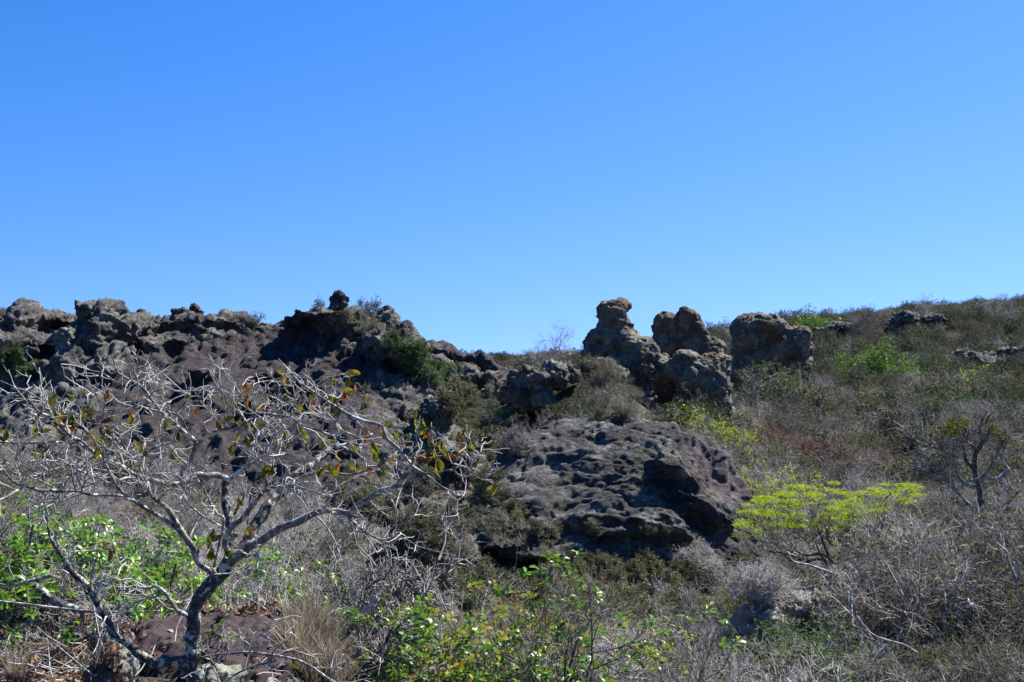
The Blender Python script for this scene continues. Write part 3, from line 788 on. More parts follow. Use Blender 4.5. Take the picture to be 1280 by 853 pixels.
def shrub_geo(seed, H=2.4, stems=8, lean=(12, 50), n1=7, n2=7, n3=7, tw=0.0032, wig=0.2, spread=1.0, n0r=0.034, l1=0.0155, l2=0.0072):
    r = rs(seed)
    az = r.uniform(0, 2 * np.pi, stems); ln = np.radians(r.uniform(lean[0], lean[1], stems))
    d = np.stack([np.sin(ln) * np.cos(az), np.sin(ln) * np.sin(az), np.cos(ln)], 1)
    b = np.stack([np.cos(az), np.sin(az), np.zeros(stems)], 1) * 0.05 * H
    b[:, 2] = -0.1 * H
    s0 = sprout(b, d, H * 0.78 * r.uniform(0.75, 1.15, stems), 6, wig, 0.05, r)
    s1 = kids(s0, n1, 0.3, 1.0, 25, 65, H * 0.42 * spread, 4, wig, 0.06, r)
    s2 = kids(s1, n2, 0.2, 1.0, 25, 70, H * 0.22, 3, wig, 0.04, r)
    s3 = kids(s2, n3, 0.15, 1.0, 25, 75, H * 0.125, 2, wig, 0.02, r)
    g = [(s0, radii(len(s0), 7, n0r * H / 2.4, 0.010)), (s1, radii(len(s1), 5, l1, l1 * 0.45)), (s2, radii(len(s2), 4, l2, tw)), (s3, radii(len(s3), 3, tw * 1.15, tw * 0.7))]
    return g

def shrub_meshes(name, seed, mat_stem, mat_twig, mat_leaf=None, nleaf=0, lsize=0.06, lw=0.5, **kw):
    g = shrub_geo(seed, **kw)
    r = rs(seed + 500)
    v0, q0 = tubes(g[:1], [6]); v1, q1 = tubes(g[1:], [4, 3, 3])
    leaves = None
    if nleaf:
        p = g[3][0]; k = r.randint(0, len(p), nleaf); t = r.uniform(0, 1, nleaf)[:, None]
        a = p[k, 1] * (1 - t) + p[k, 2] * t
        d = unit(p[k, 2] - p[k, 1]) + r.randn(nleaf, 3) * 0.8
        leaves = leaf_quads(a, d, lsize, lw, r)
    return (v0, q0), (v1, q1), leaves

def single_mesh(name, parts, mats):
    V, P_, M, o = [], [], [], 0
    for k, pt in enumerate(parts):
        if pt is None: continue
        v, q = pt; V.append(v); P_.append(q + o); M += [k] * len(q); o += len(v)
    return make_mesh(name, np.vstack(V), P_, mats, True, M)

# ------------------------------------------------------------------ scrub: species
# each species: several single meshes for distant plants; near plants get stems, twigs and foliage as parts
SPEC = {}
def species(key, n, seed, mstem, mtwig, mleaf, nleaf, lsize, lw, **kw):
    L = []
    for i in range(n):
        a, b, c = shrub_meshes(key, seed + i, mstem, mtwig, mleaf, nleaf, lsize, lw, **kw)
        mats = [mstem, mtwig] + ([mleaf] if c is not None else [])
        one = single_mesh(key, [a, b, c], mats)
        pa = make_mesh(key + '_stems', a[0], [a[1]], mstem); pb = make_mesh(key + '_twigs', b[0], [b[1]], mtwig)
        pc = make_mesh(key + '_foliage', c[0], [c[1]], mleaf, False) if c is not None else None
        L.append((one, pa, pb, pc))
    SPEC[key] = L
species('leafless_shrub', 5, 100, M_TWIG, M_TWIG, None, 0, 0, 0, H=2.5, n2=6, n3=5, tw=0.0038)
species('scrub_shrub', 3, 120, M_TWIG, M_TWIG, L_OLIVE2, 1300, 0.085, 0.6, H=2.4, n2=6, n3=4, tw=0.0038)
species('reddish_shrub', 1, 130, M_TWIGB, M_TWIGR, None, 0, 0, 0, H=2.6, stems=10, n3=9)
species('brown_shrub', 2, 135, M_TWIGB, M_TWIGB, L_OLIVE2, 700, 0.08, 0.5, H=2.4, stems=9, n2=6, n3=5)
species('dark_green_shrub', 3, 140, M_STEM, M_TWIG, L_DARK, 8000, 0.085, 0.65, H=2.8, n3=4)
species('green_shrub', 3, 150, M_STEM, M_TWIG, L_GREEN, 9000, 0.085, 0.65, H=2.8, n3=4)
species('olive_shrub', 3, 160, M_STEM, M_TWIG, L_OLIVE, 4500, 0.10, 0.6, H=2.8, n3=4)
species('lime_shrub', 2, 170, M_TWIG, M_TWIG, L_LIME, 3600, 0.08, 0.55, H=2.2, n3=4)
species('broad_tree', 2, 260, M_STEM, M_TWIGB, L_FRESH, 15000, 0.10, 0.6, H=3.4, n3=4)
species('yellow_shrub', 1, 180, M_TWIG, M_TWIG, L_YELLOW, 2400, 0.08, 0.6, H=1.8, n3=3)
species('pale_shrub', 4, 240, M_TWIGW, M_TWIGW, None, 0, 0, 0, H=2.3, n1=6, n2=5, n3=4, tw=0.0038, wig=0.26, stems=7, n0r=0.038, l1=0.019, l2=0.009)
species('twisted_tree', 3, 190, M_TWIGW, M_TWIG, None, 0, 0, 0, H=3.2, stems=3, lean=(5, 35), n1=8, n2=7, n3=5, wig=0.3, n0r=0.06)

for k_, a_ in {'leafless_shrub': (M_TWIG, M_TWIG, None, 0), 'pale_shrub': (M_TWIGW, M_TWIGW, None, 0), 'scrub_shrub': (M_TWIG, M_TWIG, L_OLIVE2, 700), 'brown_shrub': (M_TWIGB, M_TWIGB, L_OLIVE2, 350),
                'olive_shrub': (M_STEM, M_TWIG, L_OLIVE2, 1500), 'green_shrub': (M_STEM, M_TWIG, L_GREEN, 1900), 'dark_green_shrub': (M_STEM, M_TWIG, L_DARK, 1900)}.items():
    species(k_ + '_low', 2, 700 + len(k_), a_[0], a_[1], a_[2], a_[3], 0.19, 0.55, H=2.4, stems=7, n1=6, n2=5, n3=3, tw=0.0085, wig=0.27, n0r=0.05, l1=0.028, l2=0.016)
PIC = rs(42)
def plant(name, key, loc, scale, label, cat, group=None, parts=False, rot=None, squash=1.0):
    if scale < 0.58 and key + '_low' in SPEC: key = key + '_low'
    v = SPEC[key][PIC.randint(len(SPEC[key]))]
    rz = PIC.uniform(0, 6.28) if rot is None else rot
    sc = (scale, scale, scale * squash)
    if not parts:
        o = link(name, v[0]); o.location = Vector(loc); o.rotation_euler = (PIC.uniform(-.1, .1), PIC.uniform(-.1, .1), rz); o.scale = sc
        return props(o, label, cat, group)
    o = empty(name, loc, label, cat, group, rz); o.scale = sc
    link('stem', v[1], o); link('twigs', v[2], o)
    if v[3] is not None: link('foliage', v[3], o)
    return o

# ------------------------------------------------------------------ scrub: where it grows
SC = rs(77)
def pix(x, y, z): return 640 + x / y * F, HOR - (z - EYE) / y * F
spots = []       # (key, x, y, z, scale, zone, distance)
def pick(r, table):
    u = r.uniform() * sum(w for _, w in table)
    for k, w in table:
        u -= w
        if u <= 0: return k
    return table[0][0]
d = 11.0
while d < 285:
    s = 1.25 if d < 20 else 1.45 if d < 32 else 1.75 if d < 60 else 2.2 if d < 110 else 2.9 if d < 180 else 3.6
    n = int(1.06 * d / s) + 2
    for i in range(n):
        x = (i - n / 2 + 0.5) * s + SC.uniform(-.45, .45) * s
        y = d + SC.uniform(-.45, .45) * s
        px = 640 + x / y * F
        if d > 46 and -60 < px < 500 and d < 150: continue            # hidden behind the ridge
        if px < 430 and d < 15.5: continue
        if px < 760 and d < 14: continue
        if 660 < px < 900 and 85 < d < 200: continue                # hidden behind the mound and the pinnacles
        if 300 < px < 560 and d > 85: continue
        if 515 < px < 635 and 46 < d < 85: continue
        if 635 <= px < 700 and 52 < d < 61: continue
        top = drop(x, y)
        if top is None: continue
        z, rocky, nn = top
        if rocky and (SC.uniform() > 0.06 or nn.z < 0.6 or d < 20): continue
        nz = float(vnoise(np.array([[x * 0.09, y * 0.09, 0.0]]), 3)[0])
        nz2 = float(vnoise(np.array([[x * 0.2, y * 0.2, 5.0]]), 4)[0])
        sc = SC.uniform(0.6, 1.2)
        if d > 150 and px > 860:
            zone = 'skyline' ; tab = [('dark_green_shrub', 2.6), ('olive_shrub', 2.6), ('leafless_shrub', 1.3), ('brown_shrub', 3.0), ('green_shrub', 0.15)]; sc *= 1.45
        elif d > 88 and px > 860:
            zone = 'hillside'; tab = [('dark_green_shrub', 2.4 + 4 * max(0, nz)), ('olive_shrub', 2.6), ('leafless_shrub', 2.6 - 4 * min(0, nz)), ('brown_shrub', 1.6), ('green_shrub', 0.25), ('scrub_shrub', 1)]; sc *= 1.42
            if px < 1000: sc *= 0.8
        elif px > 860 and d > 45:
            zone = 'valley'; tab = [('leafless_shrub', 3.5), ('pale_shrub', 2.0), ('scrub_shrub', 2.6), ('brown_shrub', 1.2), ('olive_shrub', 0.9 + 4 * max(0, nz2)), ('dark_green_shrub', 0.5 + 2 * max(0, nz2))]; sc *= 1.15
        elif px > 700 and d <= 45:
            zone = 'near'; tab = [('leafless_shrub', 2.6), ('scrub_shrub', 2.4 + 2 * max(0, nz2)), ('brown_shrub', 0.8), ('twisted_tree', 0.4), ('pale_shrub', 2.4), ('olive_shrub', 0.15)]; sc *= 0.9
            if px > 1000: tab[1] = ('scrub_shrub', 4.5)
            if px > 1100 and d > 18: sc *= 1.2
        elif 560 < px <= 900 and 44 < d < 90:
            zone = 'mound'; tab = [('leafless_shrub', 2.2), ('scrub_shrub', 3.5), ('dark_green_shrub', 1.6), ('brown_shrub', 1.5), ('olive_shrub', 0.6)]; sc *= 0.7
            if px > 790: sc *= 0.62
            if px < 760: sc *= 1.15
            if px < 640: tab += [('green_shrub', 1.5), ('olive_shrub', 3)]; sc *= 0.8
        elif d > 85:
            zone = 'far'; tab = [('brown_shrub', 3), ('leafless_shrub', 2), ('olive_shrub', 1)]
        elif px <= 430:
            zone = 'left'; tab = [('leafless_shrub', 3.5), ('pale_shrub', 1.5), ('scrub_shrub', 1.2), ('olive_shrub', 0.3)]; sc *= 0.6
        else:
            zone = 'gully'; tab = [('leafless_shrub', 4), ('scrub_shrub', 2), ('brown_shrub', 1.2), ('yellow_shrub', 0.3)]; sc *= 0.5
            if d > 30: sc *= 0.9
        if rocky: sc *= 0.35
        # keep the layered dome, its ledges and the pale boulders clear of the plants in front of them
        if d < 40 and 560 < px < 960:
            lim = 735 if px < 640 else 765
            if px > 640 and px < 720 and d > 25: lim = 700
            H = 2.1 * sc
            if HOR - (z + H - EYE) / y * F < lim:
                sc *= 0.45
                if HOR - (z + 2.1 * sc - EYE) / y * F < lim - 60: continue
        if 925 < px < 1100 and d < 28:
            if HOR - (z + 2.2 * sc - EYE) / y * F < 772: sc *= 0.6
            if HOR - (z + 2.2 * sc - EYE) / y * F < 760: continue
        if 400 < px < 600 and d < 46: sc *= 0.75
        spots.append((pick(SC, tab), x, y, z, sc, zone, d))
    d += s * 0.95
print('scrub spots', len(spots))

LOOK = {'leafless_shrub': 'leafless grey twiggy shrub', 'pale_shrub': 'open leafless whitish shrub', 'scrub_shrub': 'twiggy olive-leaved shrub', 'brown_shrub': 'brownish sparse twiggy shrub',
        'dark_green_shrub': 'dark green leafy shrub', 'olive_shrub': 'olive green leafy shrub', 'green_shrub': 'mid green leafy shrub',
        'twisted_tree': 'pale twisted bare tree', 'yellow_shrub': 'thin yellow-leaved shrub'}
WHERE = {'skyline': 'on the hill brow against the sky', 'hillside': 'on the slope below the hill brow', 'valley': 'in the valley beyond the layered dome',
         'near': 'in the tangled near scrub of the lower right', 'mound': 'on the mound below the rock pinnacles', 'far': 'far off beyond the rocks',
         'left': 'between foreground tree and big ridge', 'gully': 'in the gully left of the layered dome'}
LAND = {'near': [(1050, 30, 'beside the flat crowned yellow-green tree'), (1220, 29, 'beside the gnarled dark-limbed tree'), (985, 24, 'near the pale boulders'), (1250, 14, 'in the bottom right corner'),
                 (780, 14, 'just right of the bottom-centre leafy shrubs'), (800, 32, 'at the foot of the layered dome'), (1270, 23, 'at the right edge of the near scrub'), (1000, 15, 'at the bottom edge below the pale boulders'),
                 (1120, 20, 'in the near scrub by the long pale stick'), (940, 40, 'under the right shoulder of the layered dome')],
        'valley': [(1000, 62, 'around the reddish brown bushes'), (930, 48, 'beside the right shoulder of the layered dome'), (950, 82, 'below the cliff block'), (1270, 60, 'in the valley at the right edge'),
                   (1130, 60, 'in the open middle of the valley'), (1120, 84, 'in the valley below the rounded green tree'), (1180, 46, 'in the valley just behind the gnarled tree'), (1250, 84, 'in the valley below the shaded low cliff')],
        'hillside': [(1105, 116, 'around the rounded green tree'), (990, 100, 'at the right foot of the cliff block'), (1240, 124, 'around the low cliff near the right edge'), (1010, 135, 'on the slope right of the cliff block'),
                     (1170, 145, 'on the slope below the blocky outcrop'), (900, 130, 'in the notch left of the cliff block')],
        'skyline': [(1130, 168, 'around the dark blocky outcrop on the brow'), (1045, 172, 'around the flat outcrop on the brow'), (900, 200, 'on the brow seen through the notch'), (1260, 175, 'on the brow at the right edge'),
                    (1190, 210, 'along the highest skyline of the hill'), (1060, 220, 'along the low skyline of the hill')],
        'mound': [(680, 58, 'on the left end of the mound'), (740, 55, 'on the mound in front of the leaning pinnacle'), (800, 52, 'on the mound just above the layered dome'), (860, 56, 'under the big slabby boulder'), (600, 50, 'where the mound meets the gully')],
        'left': [(20, 20, 'behind the left edge of the foreground tree'), (200, 20, 'behind the middle of the foreground tree'), (380, 20, 'behind the right side of the foreground tree'), (50, 36, 'at the left foot of the big ridge'),
                 (220, 36, 'at the middle foot of the big ridge'), (400, 36, 'at the right foot of the big ridge')],
        'gully': [(480, 18, 'right of the foreground tree'), (600, 18, 'behind the bottom-centre leafy shrubs'), (500, 34, 'in the gully below the ridge end'), (620, 34, 'around the flat stacked ledges'), (690, 24, 'below the flat stacked ledges')],
        'far': [(0, 0, 'far off beyond the rocks')]}
def where(zone, px, dd):
    return min(LAND[zone], key=lambda l: math.hypot((l[0] - px) / F * dd, (l[1] - dd) * 0.7))[2]
def size_word(s): return 'small ' if s < 0.62 else 'big ' if s > 0.98 else ''
rest = {}
cnt = {}
for sp in sorted(spots, key=lambda s: s[6]):
    key, x, y, z, sc, zone, dd = sp
    cnt[key] = cnt.get(key, 0) + 1
    if cnt[key] <= (150 if key == 'scrub_shrub' else 230) and not (zone == 'far'):
        wh = where(zone, 640 + x / y * F, y); sw = size_word(sc)
        plant(key, key, (x, y, z), sc, sw + LOOK[key] + ' ' + wh, 'tree' if key == 'twisted_tree' else 'shrub', sw + LOOK[key] + 's ' + wh, parts=dd < 22)
    else:
        rest.setdefault(key, []).append(sp)

def stuff_instances(name, label, sources, pts, rots, scs, idx):
    """one object: real plants set on points by geometry nodes"""
    me = bpy.data.meshes.new(name); me.vertices.add(len(pts)); me.vertices.foreach_set('co', np.asarray(pts, np.float32).ravel())
    a = me.attributes.new('rot', 'FLOAT_VECTOR', 'POINT'); a.data.foreach_set('vector', np.asarray(rots, np.float32).ravel())
    a = me.attributes.new('sc', 'FLOAT_VECTOR', 'POINT'); a.data.foreach_set('vector', np.asarray(scs, np.float32).ravel())
    a = me.attributes.new('idx', 'INT', 'POINT'); a.data.foreach_set('value', np.asarray(idx, np.int32))
    o = link(name, me); props(o, label, None, None, 'stuff')
    g = bpy.data.node_groups.new(name, 'GeometryNodeTree')
    g.interface.new_socket('Geometry', in_out='INPUT', socket_type='NodeSocketGeometry')
    g.interface.new_socket('Geometry', in_out='OUTPUT', socket_type='NodeSocketGeometry')
    gi = g.nodes.new('NodeGroupInput'); go = g.nodes.new('NodeGroupOutput')
    j = g.nodes.new('GeometryNodeJoinGeometry')
    for s in sources:
        oi = g.nodes.new('GeometryNodeObjectInfo'); oi.transform_space = 'ORIGINAL'; oi.inputs['Object'].default_value = s; oi.inputs['As Instance'].default_value = True
        g.links.new(oi.outputs['Geometry'], j.inputs[0])
    ip = g.nodes.new('GeometryNodeInstanceOnPoints'); ip.inputs['Pick Instance'].default_value = True
    def na(nm, ty):
        n = g.nodes.new('GeometryNodeInputNamedAttribute'); n.data_type = ty; n.inputs['Name'].default_value = nm
        return [q for q in n.outputs if q.enabled][0]
    g.links.new(gi.outputs[0], ip.inputs['Points']); g.links.new(j.outputs[0], ip.inputs['Instance'])
    g.links.new(na('rot', 'FLOAT_VECTOR'), ip.inputs['Rotation']); g.links.new(na('sc', 'FLOAT_VECTOR'), ip.inputs['Scale']); g.links.new(na('idx', 'INT'), ip.inputs['Instance Index'])
    g.links.new(ip.outputs[0], go.inputs[0])
    m = o.modifiers.new('scatter', 'NODES'); m.node_group = g
    return o

far_r = rs(5)
for i in range(1100):                       # the plain beyond
    dd = 280 + 700 * far_r.uniform() ** 1.5
    px = far_r.uniform(530, 760) if i % 4 else far_r.uniform(-50, 1330)
    x = (px - 640) / F * dd
    z = gh(x, dd)[0]
    rest.setdefault(['brown_shrub', 'dark_green_shrub', 'olive_shrub'][i % 3], []).append((0, x, dd, z, far_r.uniform(1.6, 3.2), 'far', dd))
ALLM = {}
for key, lst in rest.items():
    names = {m[0].name: m[0] for m in SPEC[key]}
    src = []
    for m in SPEC[key]:
        c = [o for o in COL.objects if o.type == 'MESH' and o.data == m[0]]
        if c: src.append(c[0])
    if not src: continue
    n = len(lst)
    pts = [(s[1], s[2], s[3]) for s in lst]; rots = [(0, 0, far_r.uniform(0, 6.28)) for _ in lst]; scs = [(s[4],) * 3 for s in lst]
    stuff_instances(key.replace('_shrub', '') + '_scrub', LOOK[key] + 's massed on the far slopes', src, pts, rots, scs, far_r.randint(0, len(src), n))

# ------------------------------------------------------------------ plants that stand out
def at(px, py, dd):
    """ground under a plant whose foot shows at column px at distance dd"""
    x = (px - 640) / F * dd; t = drop(x, dd); return (x, dd, t[0])
def feature(name, key, px, dd, top_py, label, cat='shrub', group=None, squash=1.0, parts=False, H=2.4, sc=None):
    """scaled so its top reaches row top_py"""
    x, y, z = at(px, 0, dd)
    s = (EYE + (HOR - top_py) / F * dd - z) / (H * squash) if sc is None else sc
    s = max(0.25, s)
    return plant(name, key, (x, y, z), s, label, cat, group, parts, squash=squash)
feature('green_tree', 'broad_tree', 1100, 118, 430, 'bright green rounded tree in the scrub halfway up the right hillside', 'tree', H=3.4)
feature('green_tree', 'broad_tree', 1125, 112, 452, 'lower bright green bush leaning against the rounded green tree', 'shrub', H=3.4)
feature('green_tree', 'broad_tree', 1008, 180, 394, 'bright green bush just behind the right shoulder of the cliff block', 'shrub', H=3.0)
feature('green_tree', 'green_shrub', 975, 90, 470, 'green bush at the foot of the square cliff block', 'shrub')
feature('olive_shrub', 'olive_shrub', 1045, 128, 444, 'wide olive green bush left of the rounded green tree', 'shrub')
feature('olive_shrub', 'olive_shrub', 962, 84, 462, 'yellowish green bush against the dark foot of the cliff block', 'shrub')
feature('reddish_shrub', 'reddish_shrub', 985, 60, 528, 'wide reddish brown twiggy bush above the yellow-green tree', 'shrub', squash=0.8)
feature('reddish_shrub', 'reddish_shrub', 1025, 58, 532, 'right-hand reddish brown bush joined to the wider one', 'shrub', squash=0.8)
feature('lime_shrub', 'lime_shrub', 1236, 104, 447, 'small yellow-green bush below the shaded cliff at the far right', 'shrub')
feature('lime_shrub', 'olive_shrub', 1180, 96, 455, 'yellowish bush between the green tree and the far right bush', 'shrub')
feature('lime_shrub', 'lime_shrub', 915, 57, 512, 'yellow-green bush just below the slabby boulder', 'shrub')
feature('lime_shrub', 'lime_shrub', 870, 60, 497, 'yellow-green bush at the foot of the slabby boulder, left of another', 'shrub')
feature('lime_shrub', 'green_shrub', 1008, 21, 780, 'small bright green bush in the near scrub below the pale boulders', 'shrub')
feature('green_shrub', 'green_shrub', 660, 63, 468, 'small green bush on the left end of the mound', 'shrub')
feature('green_shrub', 'lime_shrub', 950, 46, 560, 'small fresh green bush beside the right shoulder of the layered dome', 'shrub')
feature('leafless_tree', 'twisted_tree', 692, 64, 412, 'bare small tree on top of the mound showing against the sky', 'tree', H=2.9)
feature('leafless_tree', 'leafless_shrub', 672, 64, 430, 'bare rounded bush left of the bare tree on the mound', 'shrub')
feature('leafless_tree', 'twisted_tree', 1067, 168, 374, 'thin leafless tree standing up from the hill brow skyline', 'tree', H=2.9)
feature('leafless_tree', 'leafless_shrub', 1165, 172, 372, 'bare bush breaking the hill skyline above the blocky outcrop', 'tree', H=2.4)
feature('leafless_tree', 'leafless_shrub', 1240, 176, 366, 'bare rounded tree on the hill skyline near the right edge', 'tree', H=2.4)
feature('leafless_tree', 'twisted_tree', 905, 190, 396, 'bare tree on the skyline in the notch between pinnacle and cliff block', 'tree', H=2.9)
feature('skyline_bush', 'brown_shrub', 320, 57, 388, 'thin sprig of a bush on the crest of the ridge', 'shrub', sc=0.4)
feature('skyline_bush', 'scrub_shrub', 465, 55.5, 384, 'thin twiggy bush on the ridge crest behind the right crag', 'shrub', sc=0.38)
feature('skyline_bush', 'leafless_shrub', 452, 55, 384, 'bare sprig just right of the balanced rock', 'shrub', sc=0.3)
feature('skyline_bush', 'brown_shrub', 402, 55, 384, 'bare sprig just left of the balanced rock', 'shrub', sc=0.28)
for k, (px, dd, tp) in enumerate([(700, 24, 700), (735, 23, 742), (660, 25, 716), (690, 22, 745), (625, 22, 722), (765, 24, 745)]):
    feature('yellow_shrub', 'yellow_shrub', px, dd, tp, 'thin shrub with small yellow leaves below the rock ledges', 'shrub', 'yellow-leaved shrubs below the ledges', sc=0.85)

for k, (px, dd, tp, key) in enumerate([(1160, 26, 618, 'scrub_shrub'), (1200, 25.5, 635, 'pale_shrub'), (1240, 25, 625, 'scrub_shrub'), (1275, 26, 600, 'scrub_shrub'), (1130, 25, 655, 'scrub_shrub'), (1185, 23, 668, 'scrub_shrub'),
                                       (1225, 22, 660, 'leafless_shrub'), (1262, 23, 655, 'scrub_shrub'), (1100, 24.5, 672, 'pale_shrub'), 
                                       (1150, 22, 690, 'pale_shrub')]):
    feature(key, key, px, dd, tp, ['tall olive-leaved shrub between the two crowned trees, farther one', 'tall whitish bare shrub left of the gnarled tree trunk', 'tall olive-leaved shrub hiding the gnarled tree foot',
            'tall olive-leaved shrub at the right edge beside the gnarled tree', 'tall olive-leaved shrub just right of the flat crowned tree', 'tall olive-leaved shrub in front of the gap between the two trees',
            'tall grey bare shrub in front of the gnarled tree', 'tall olive-leaved shrub in front of the gnarled tree, near the edge', 'tall whitish bare shrub right of the flat crowned tree stems',
            'tall whitish bare shrub nearest in front of the two trees'][k], 'shrub')

# shrubs and tufts that grow on the ridge and in the gully beside it
rr = rs(12)
k = 0
def on_surface(px, py):
    h = hit(px, py)
    return None if h is None else h
for (x0, y0, x1, y1, w, n, key, s0, s1, lab) in [
        (478, 432, 545, 480, 14, 26, 'green_shrub', 0.22, 0.42, 'low green bush down the right flank of the ridge'),
        (560, 490, 605, 570, 18, 26, 'olive_shrub', 0.25, 0.45, 'low olive bush in the gully under the right flank of the ridge'),
        (560, 470, 640, 540, 22, 22, 'green_shrub', 0.22, 0.4, 'low green bush in the gully between ridge and mound'),
        (430, 400, 470, 420, 8, 10, 'scrub_shrub', 0.2, 0.32, 'tiny scrubby bush behind the balanced rock on the ridge crest'),
        (5, 440, 40, 475, 12, 8, 'green_shrub', 0.2, 0.32, 'low green bush at the far left end of the ridge'),
        (655, 655, 900, 680, 20, 14, 'olive_shrub', 0.12, 0.2, 'shaded scrubby bush at the foot of the layered dome'),
        (680, 715, 920, 735, 24, 40, 'olive_shrub', 0.18, 0.32, 'shaded scrubby bush below the foot of the layered dome'),
        (860, 700, 960, 745, 20, 22, 'pale_shrub', 0.25, 0.42, 'leafless shrub in the shade right of the dome foot'),
        (700, 522, 850, 524, 6, 16, 'brown_shrub', 0.16, 0.3, 'dry brown bush growing on the crown of the layered dome'),
        (600, 500, 640, 560, 16, 14, 'leafless_shrub', 0.3, 0.5, 'leafless shrub beside the left end of the dome'),
        (590, 600, 640, 650, 14, 14, 'olive_shrub', 0.2, 0.34, 'brown twiggy bush on the ledges at the left end of the dome'),
        (430, 620, 620, 760, 30, 60, 'scrub_shrub', 0.25, 0.42, 'low olive-leaved bush among ledges behind the foreground tree'),
        (620, 740, 920, 790, 30, 70, 'scrub_shrub', 0.25, 0.4, 'low olive-leaved bush on the slope below the layered dome'),
        (520, 600, 600, 670, 25, 16, 'scrub_shrub', 0.2, 0.36, 'brown twiggy bush in the lower gully behind the tree')]:
    for i in range(n):
        t = rr.uniform(); px = x0 + (x1 - x0) * t + rr.uniform(-w, w); py = y0 + (y1 - y0) * t + rr.uniform(-w, w) * 0.6
        h = on_surface(px, py)
        if h is None or h[0].y > 90: continue
        p = h[0]
        ss = rr.uniform(s0, s1); lb = lab
        if n > 14:
            side = 0 if t < 0.34 else 2 if t > 0.67 else 1
            lb = ('small ' if ss < (s0 + s1) / 2 else 'larger ') + lab + (', left', '', ', right')[side]
        plant(key, key, (p.x, p.y, p.z - 0.02), ss, lb, 'shrub', lb.replace(' bush', ' bushes').replace(' shrub', ' shrubs'))

# ------------------------------------------------------------------ dry grass
def tuft_mesh(seed, H=0.35, n=46, lean=0.55, w=0.006):
    r = rs(seed)
    az = r.uniform(0, 6.28, n); l = r.uniform(0.05, lean, n)
    d0 = np.stack([np.cos(az) * l, np.sin(az) * l, np.ones(n)], 1)
    b = np.stack([np.cos(az) * 0.04, np.sin(az) * 0.04, np.full(n, -0.02)], 1) * r.uniform(0.2, 1.5, (n, 1))
    p = sprout(b, d0, H * r.uniform(0.5, 1.1, n), 3, 0.12, -0.12, r)
    s = unit(np.cross(unit(d0), r.randn(n, 3)))
    V = []; 
    for k, ww in enumerate((1, 0.8, 0.5, 0.1)):
        V += [p[:, k] + s * w * ww, p[:, k] - s * w * ww]
    V = np.stack(V, 1).reshape(-1, 3); i = (np.arange(n) * 8)[:, None, None]
    q = np.array([(0, 1, 3, 2), (2, 3, 5, 4), (4, 5, 7, 6)])
    return make_mesh('dry_grass_tuft', V, [(i + q[None]).reshape(-1, 4)], L_GRASS, False)
tm = [tuft_mesh(3, 0.26, 40, 0.9, 0.004), tuft_mesh(4, 0.32, 44, 1.0, 0.004), tuft_mesh(5, 0.2, 34, 1.2, 0.004)]
srcs = []
for k, (px, py, s, lb) in enumerate([(395, 800, 1.0, 'straw-coloured grass tuft beside the brown shelf, nearer the tree'), (412, 830, 1.0, 'straw-coloured grass tuft leaning over the right edge of the brown shelf'), (22, 790, 0.8, 'dry grass tuft in the leaf litter at the left edge')]):
    p = hit(px, py)[0]
    o = link('grass_tuft', tm[k]); o.location = p; o.scale = (s, s, s); srcs.append(props(o, lb, 'grass tuft'))
pts, scs = [], []
for (x0, y0, x1, y1, n, s0, s1) in [(0, 700, 130, 850, 80, 0.35, 0.8), (365, 765, 440, 850, 40, 0.6, 1.1), (400, 395, 470, 440, 26, 0.9, 1.8), (520, 540, 600, 660, 60, 0.8, 1.6), (480, 430, 560, 560, 34, 0.8, 1.6),
                                    (640, 530, 900, 680, 90, 0.5, 1.2), (600, 640, 720, 700, 60, 0.8, 1.4), (560, 680, 700, 740, 40, 0.8, 1.4), (290, 395, 330, 415, 12, 0.8, 1.6), (850, 560, 940, 640, 22, 0.6, 1.2),
                                    (470, 640, 600, 720, 40, 0.6, 1.2), (940, 700, 1100, 780, 30, 0.6, 1.2), (600, 690, 940, 780, 90, 0.7, 1.4)]:
    for i in range(n):
        h = hit(rr.uniform(x0, x1), rr.uniform(y0, y1))
        if h is None or h[0].y > 90 or h[1].z < 0.25: continue
        pts.append(tuple(h[0])); s = rr.uniform(s0, s1); scs.append((s, s, s))
stuff_instances('dry_grass', 'dry straw coloured grass tufts in seams of rock and litter', srcs, pts, [(0, 0, rr.uniform(0, 6.28)) for _ in pts], scs, rr.randint(0, 3, len(pts)))

# ------------------------------------------------------------------ leaf litter, sticks
r = rs(31)
pp, dd_, ll = [], [], []
for i in range(8000):
    px, py = r.uniform(-20, 220) if i % 2 else r.uniform(-20, 520), r.uniform(690, 870)
    if i % 5 == 0: px, py = r.uniform(140, 430), r.uniform(740, 870)
    h = hit(px, py)
    if h is None or h[0].y > 14: continue
    n_ = np.array(h[1]); t = unit(np.cross(n_, r.randn(3))) 
    if 150 < px < 430 and py > 770 and r.uniform() > 0.05: continue
    pp.append(np.array(h[0]) + n_ * 0.012); dd_.append(t + n_ * r.uniform(-0.1, 0.5)); 
v, q = leaf_quads(np.array(pp), np.array(dd_), 0.06, 0.5, r)
props(link('fallen_leaves', make_mesh('fallen_leaves', v, [q], L_LITTER, False)), 'curled dry fallen leaves lying on the ground around the tree', None, None, 'stuff')
ks, kd = [], []
for i in range(1500):
    px, py = r.uniform(-20, 640), r.uniform(660, 860)
    h = hit(px, py)
    if h is None or h[0].y > 16 or (135 < px < 440 and py > 765 and r.uniform() > 0.06): continue
    n_ = np.array(h[1]); t = unit(np.cross(n_, r.randn(3)))
    ks.append(np.array(h[0]) + n_ * 0.015); kd.append(t + n_ * r.uniform(0, 0.7))
sp_ = sprout(np.array(ks), np.array(kd), r.uniform(0.12, 0.5, len(ks)), 4, 0.18, 0.0, r)
v, q = tubes([(sp_, radii(len(sp_), 5, 0.0045, 0.0018))], [4])
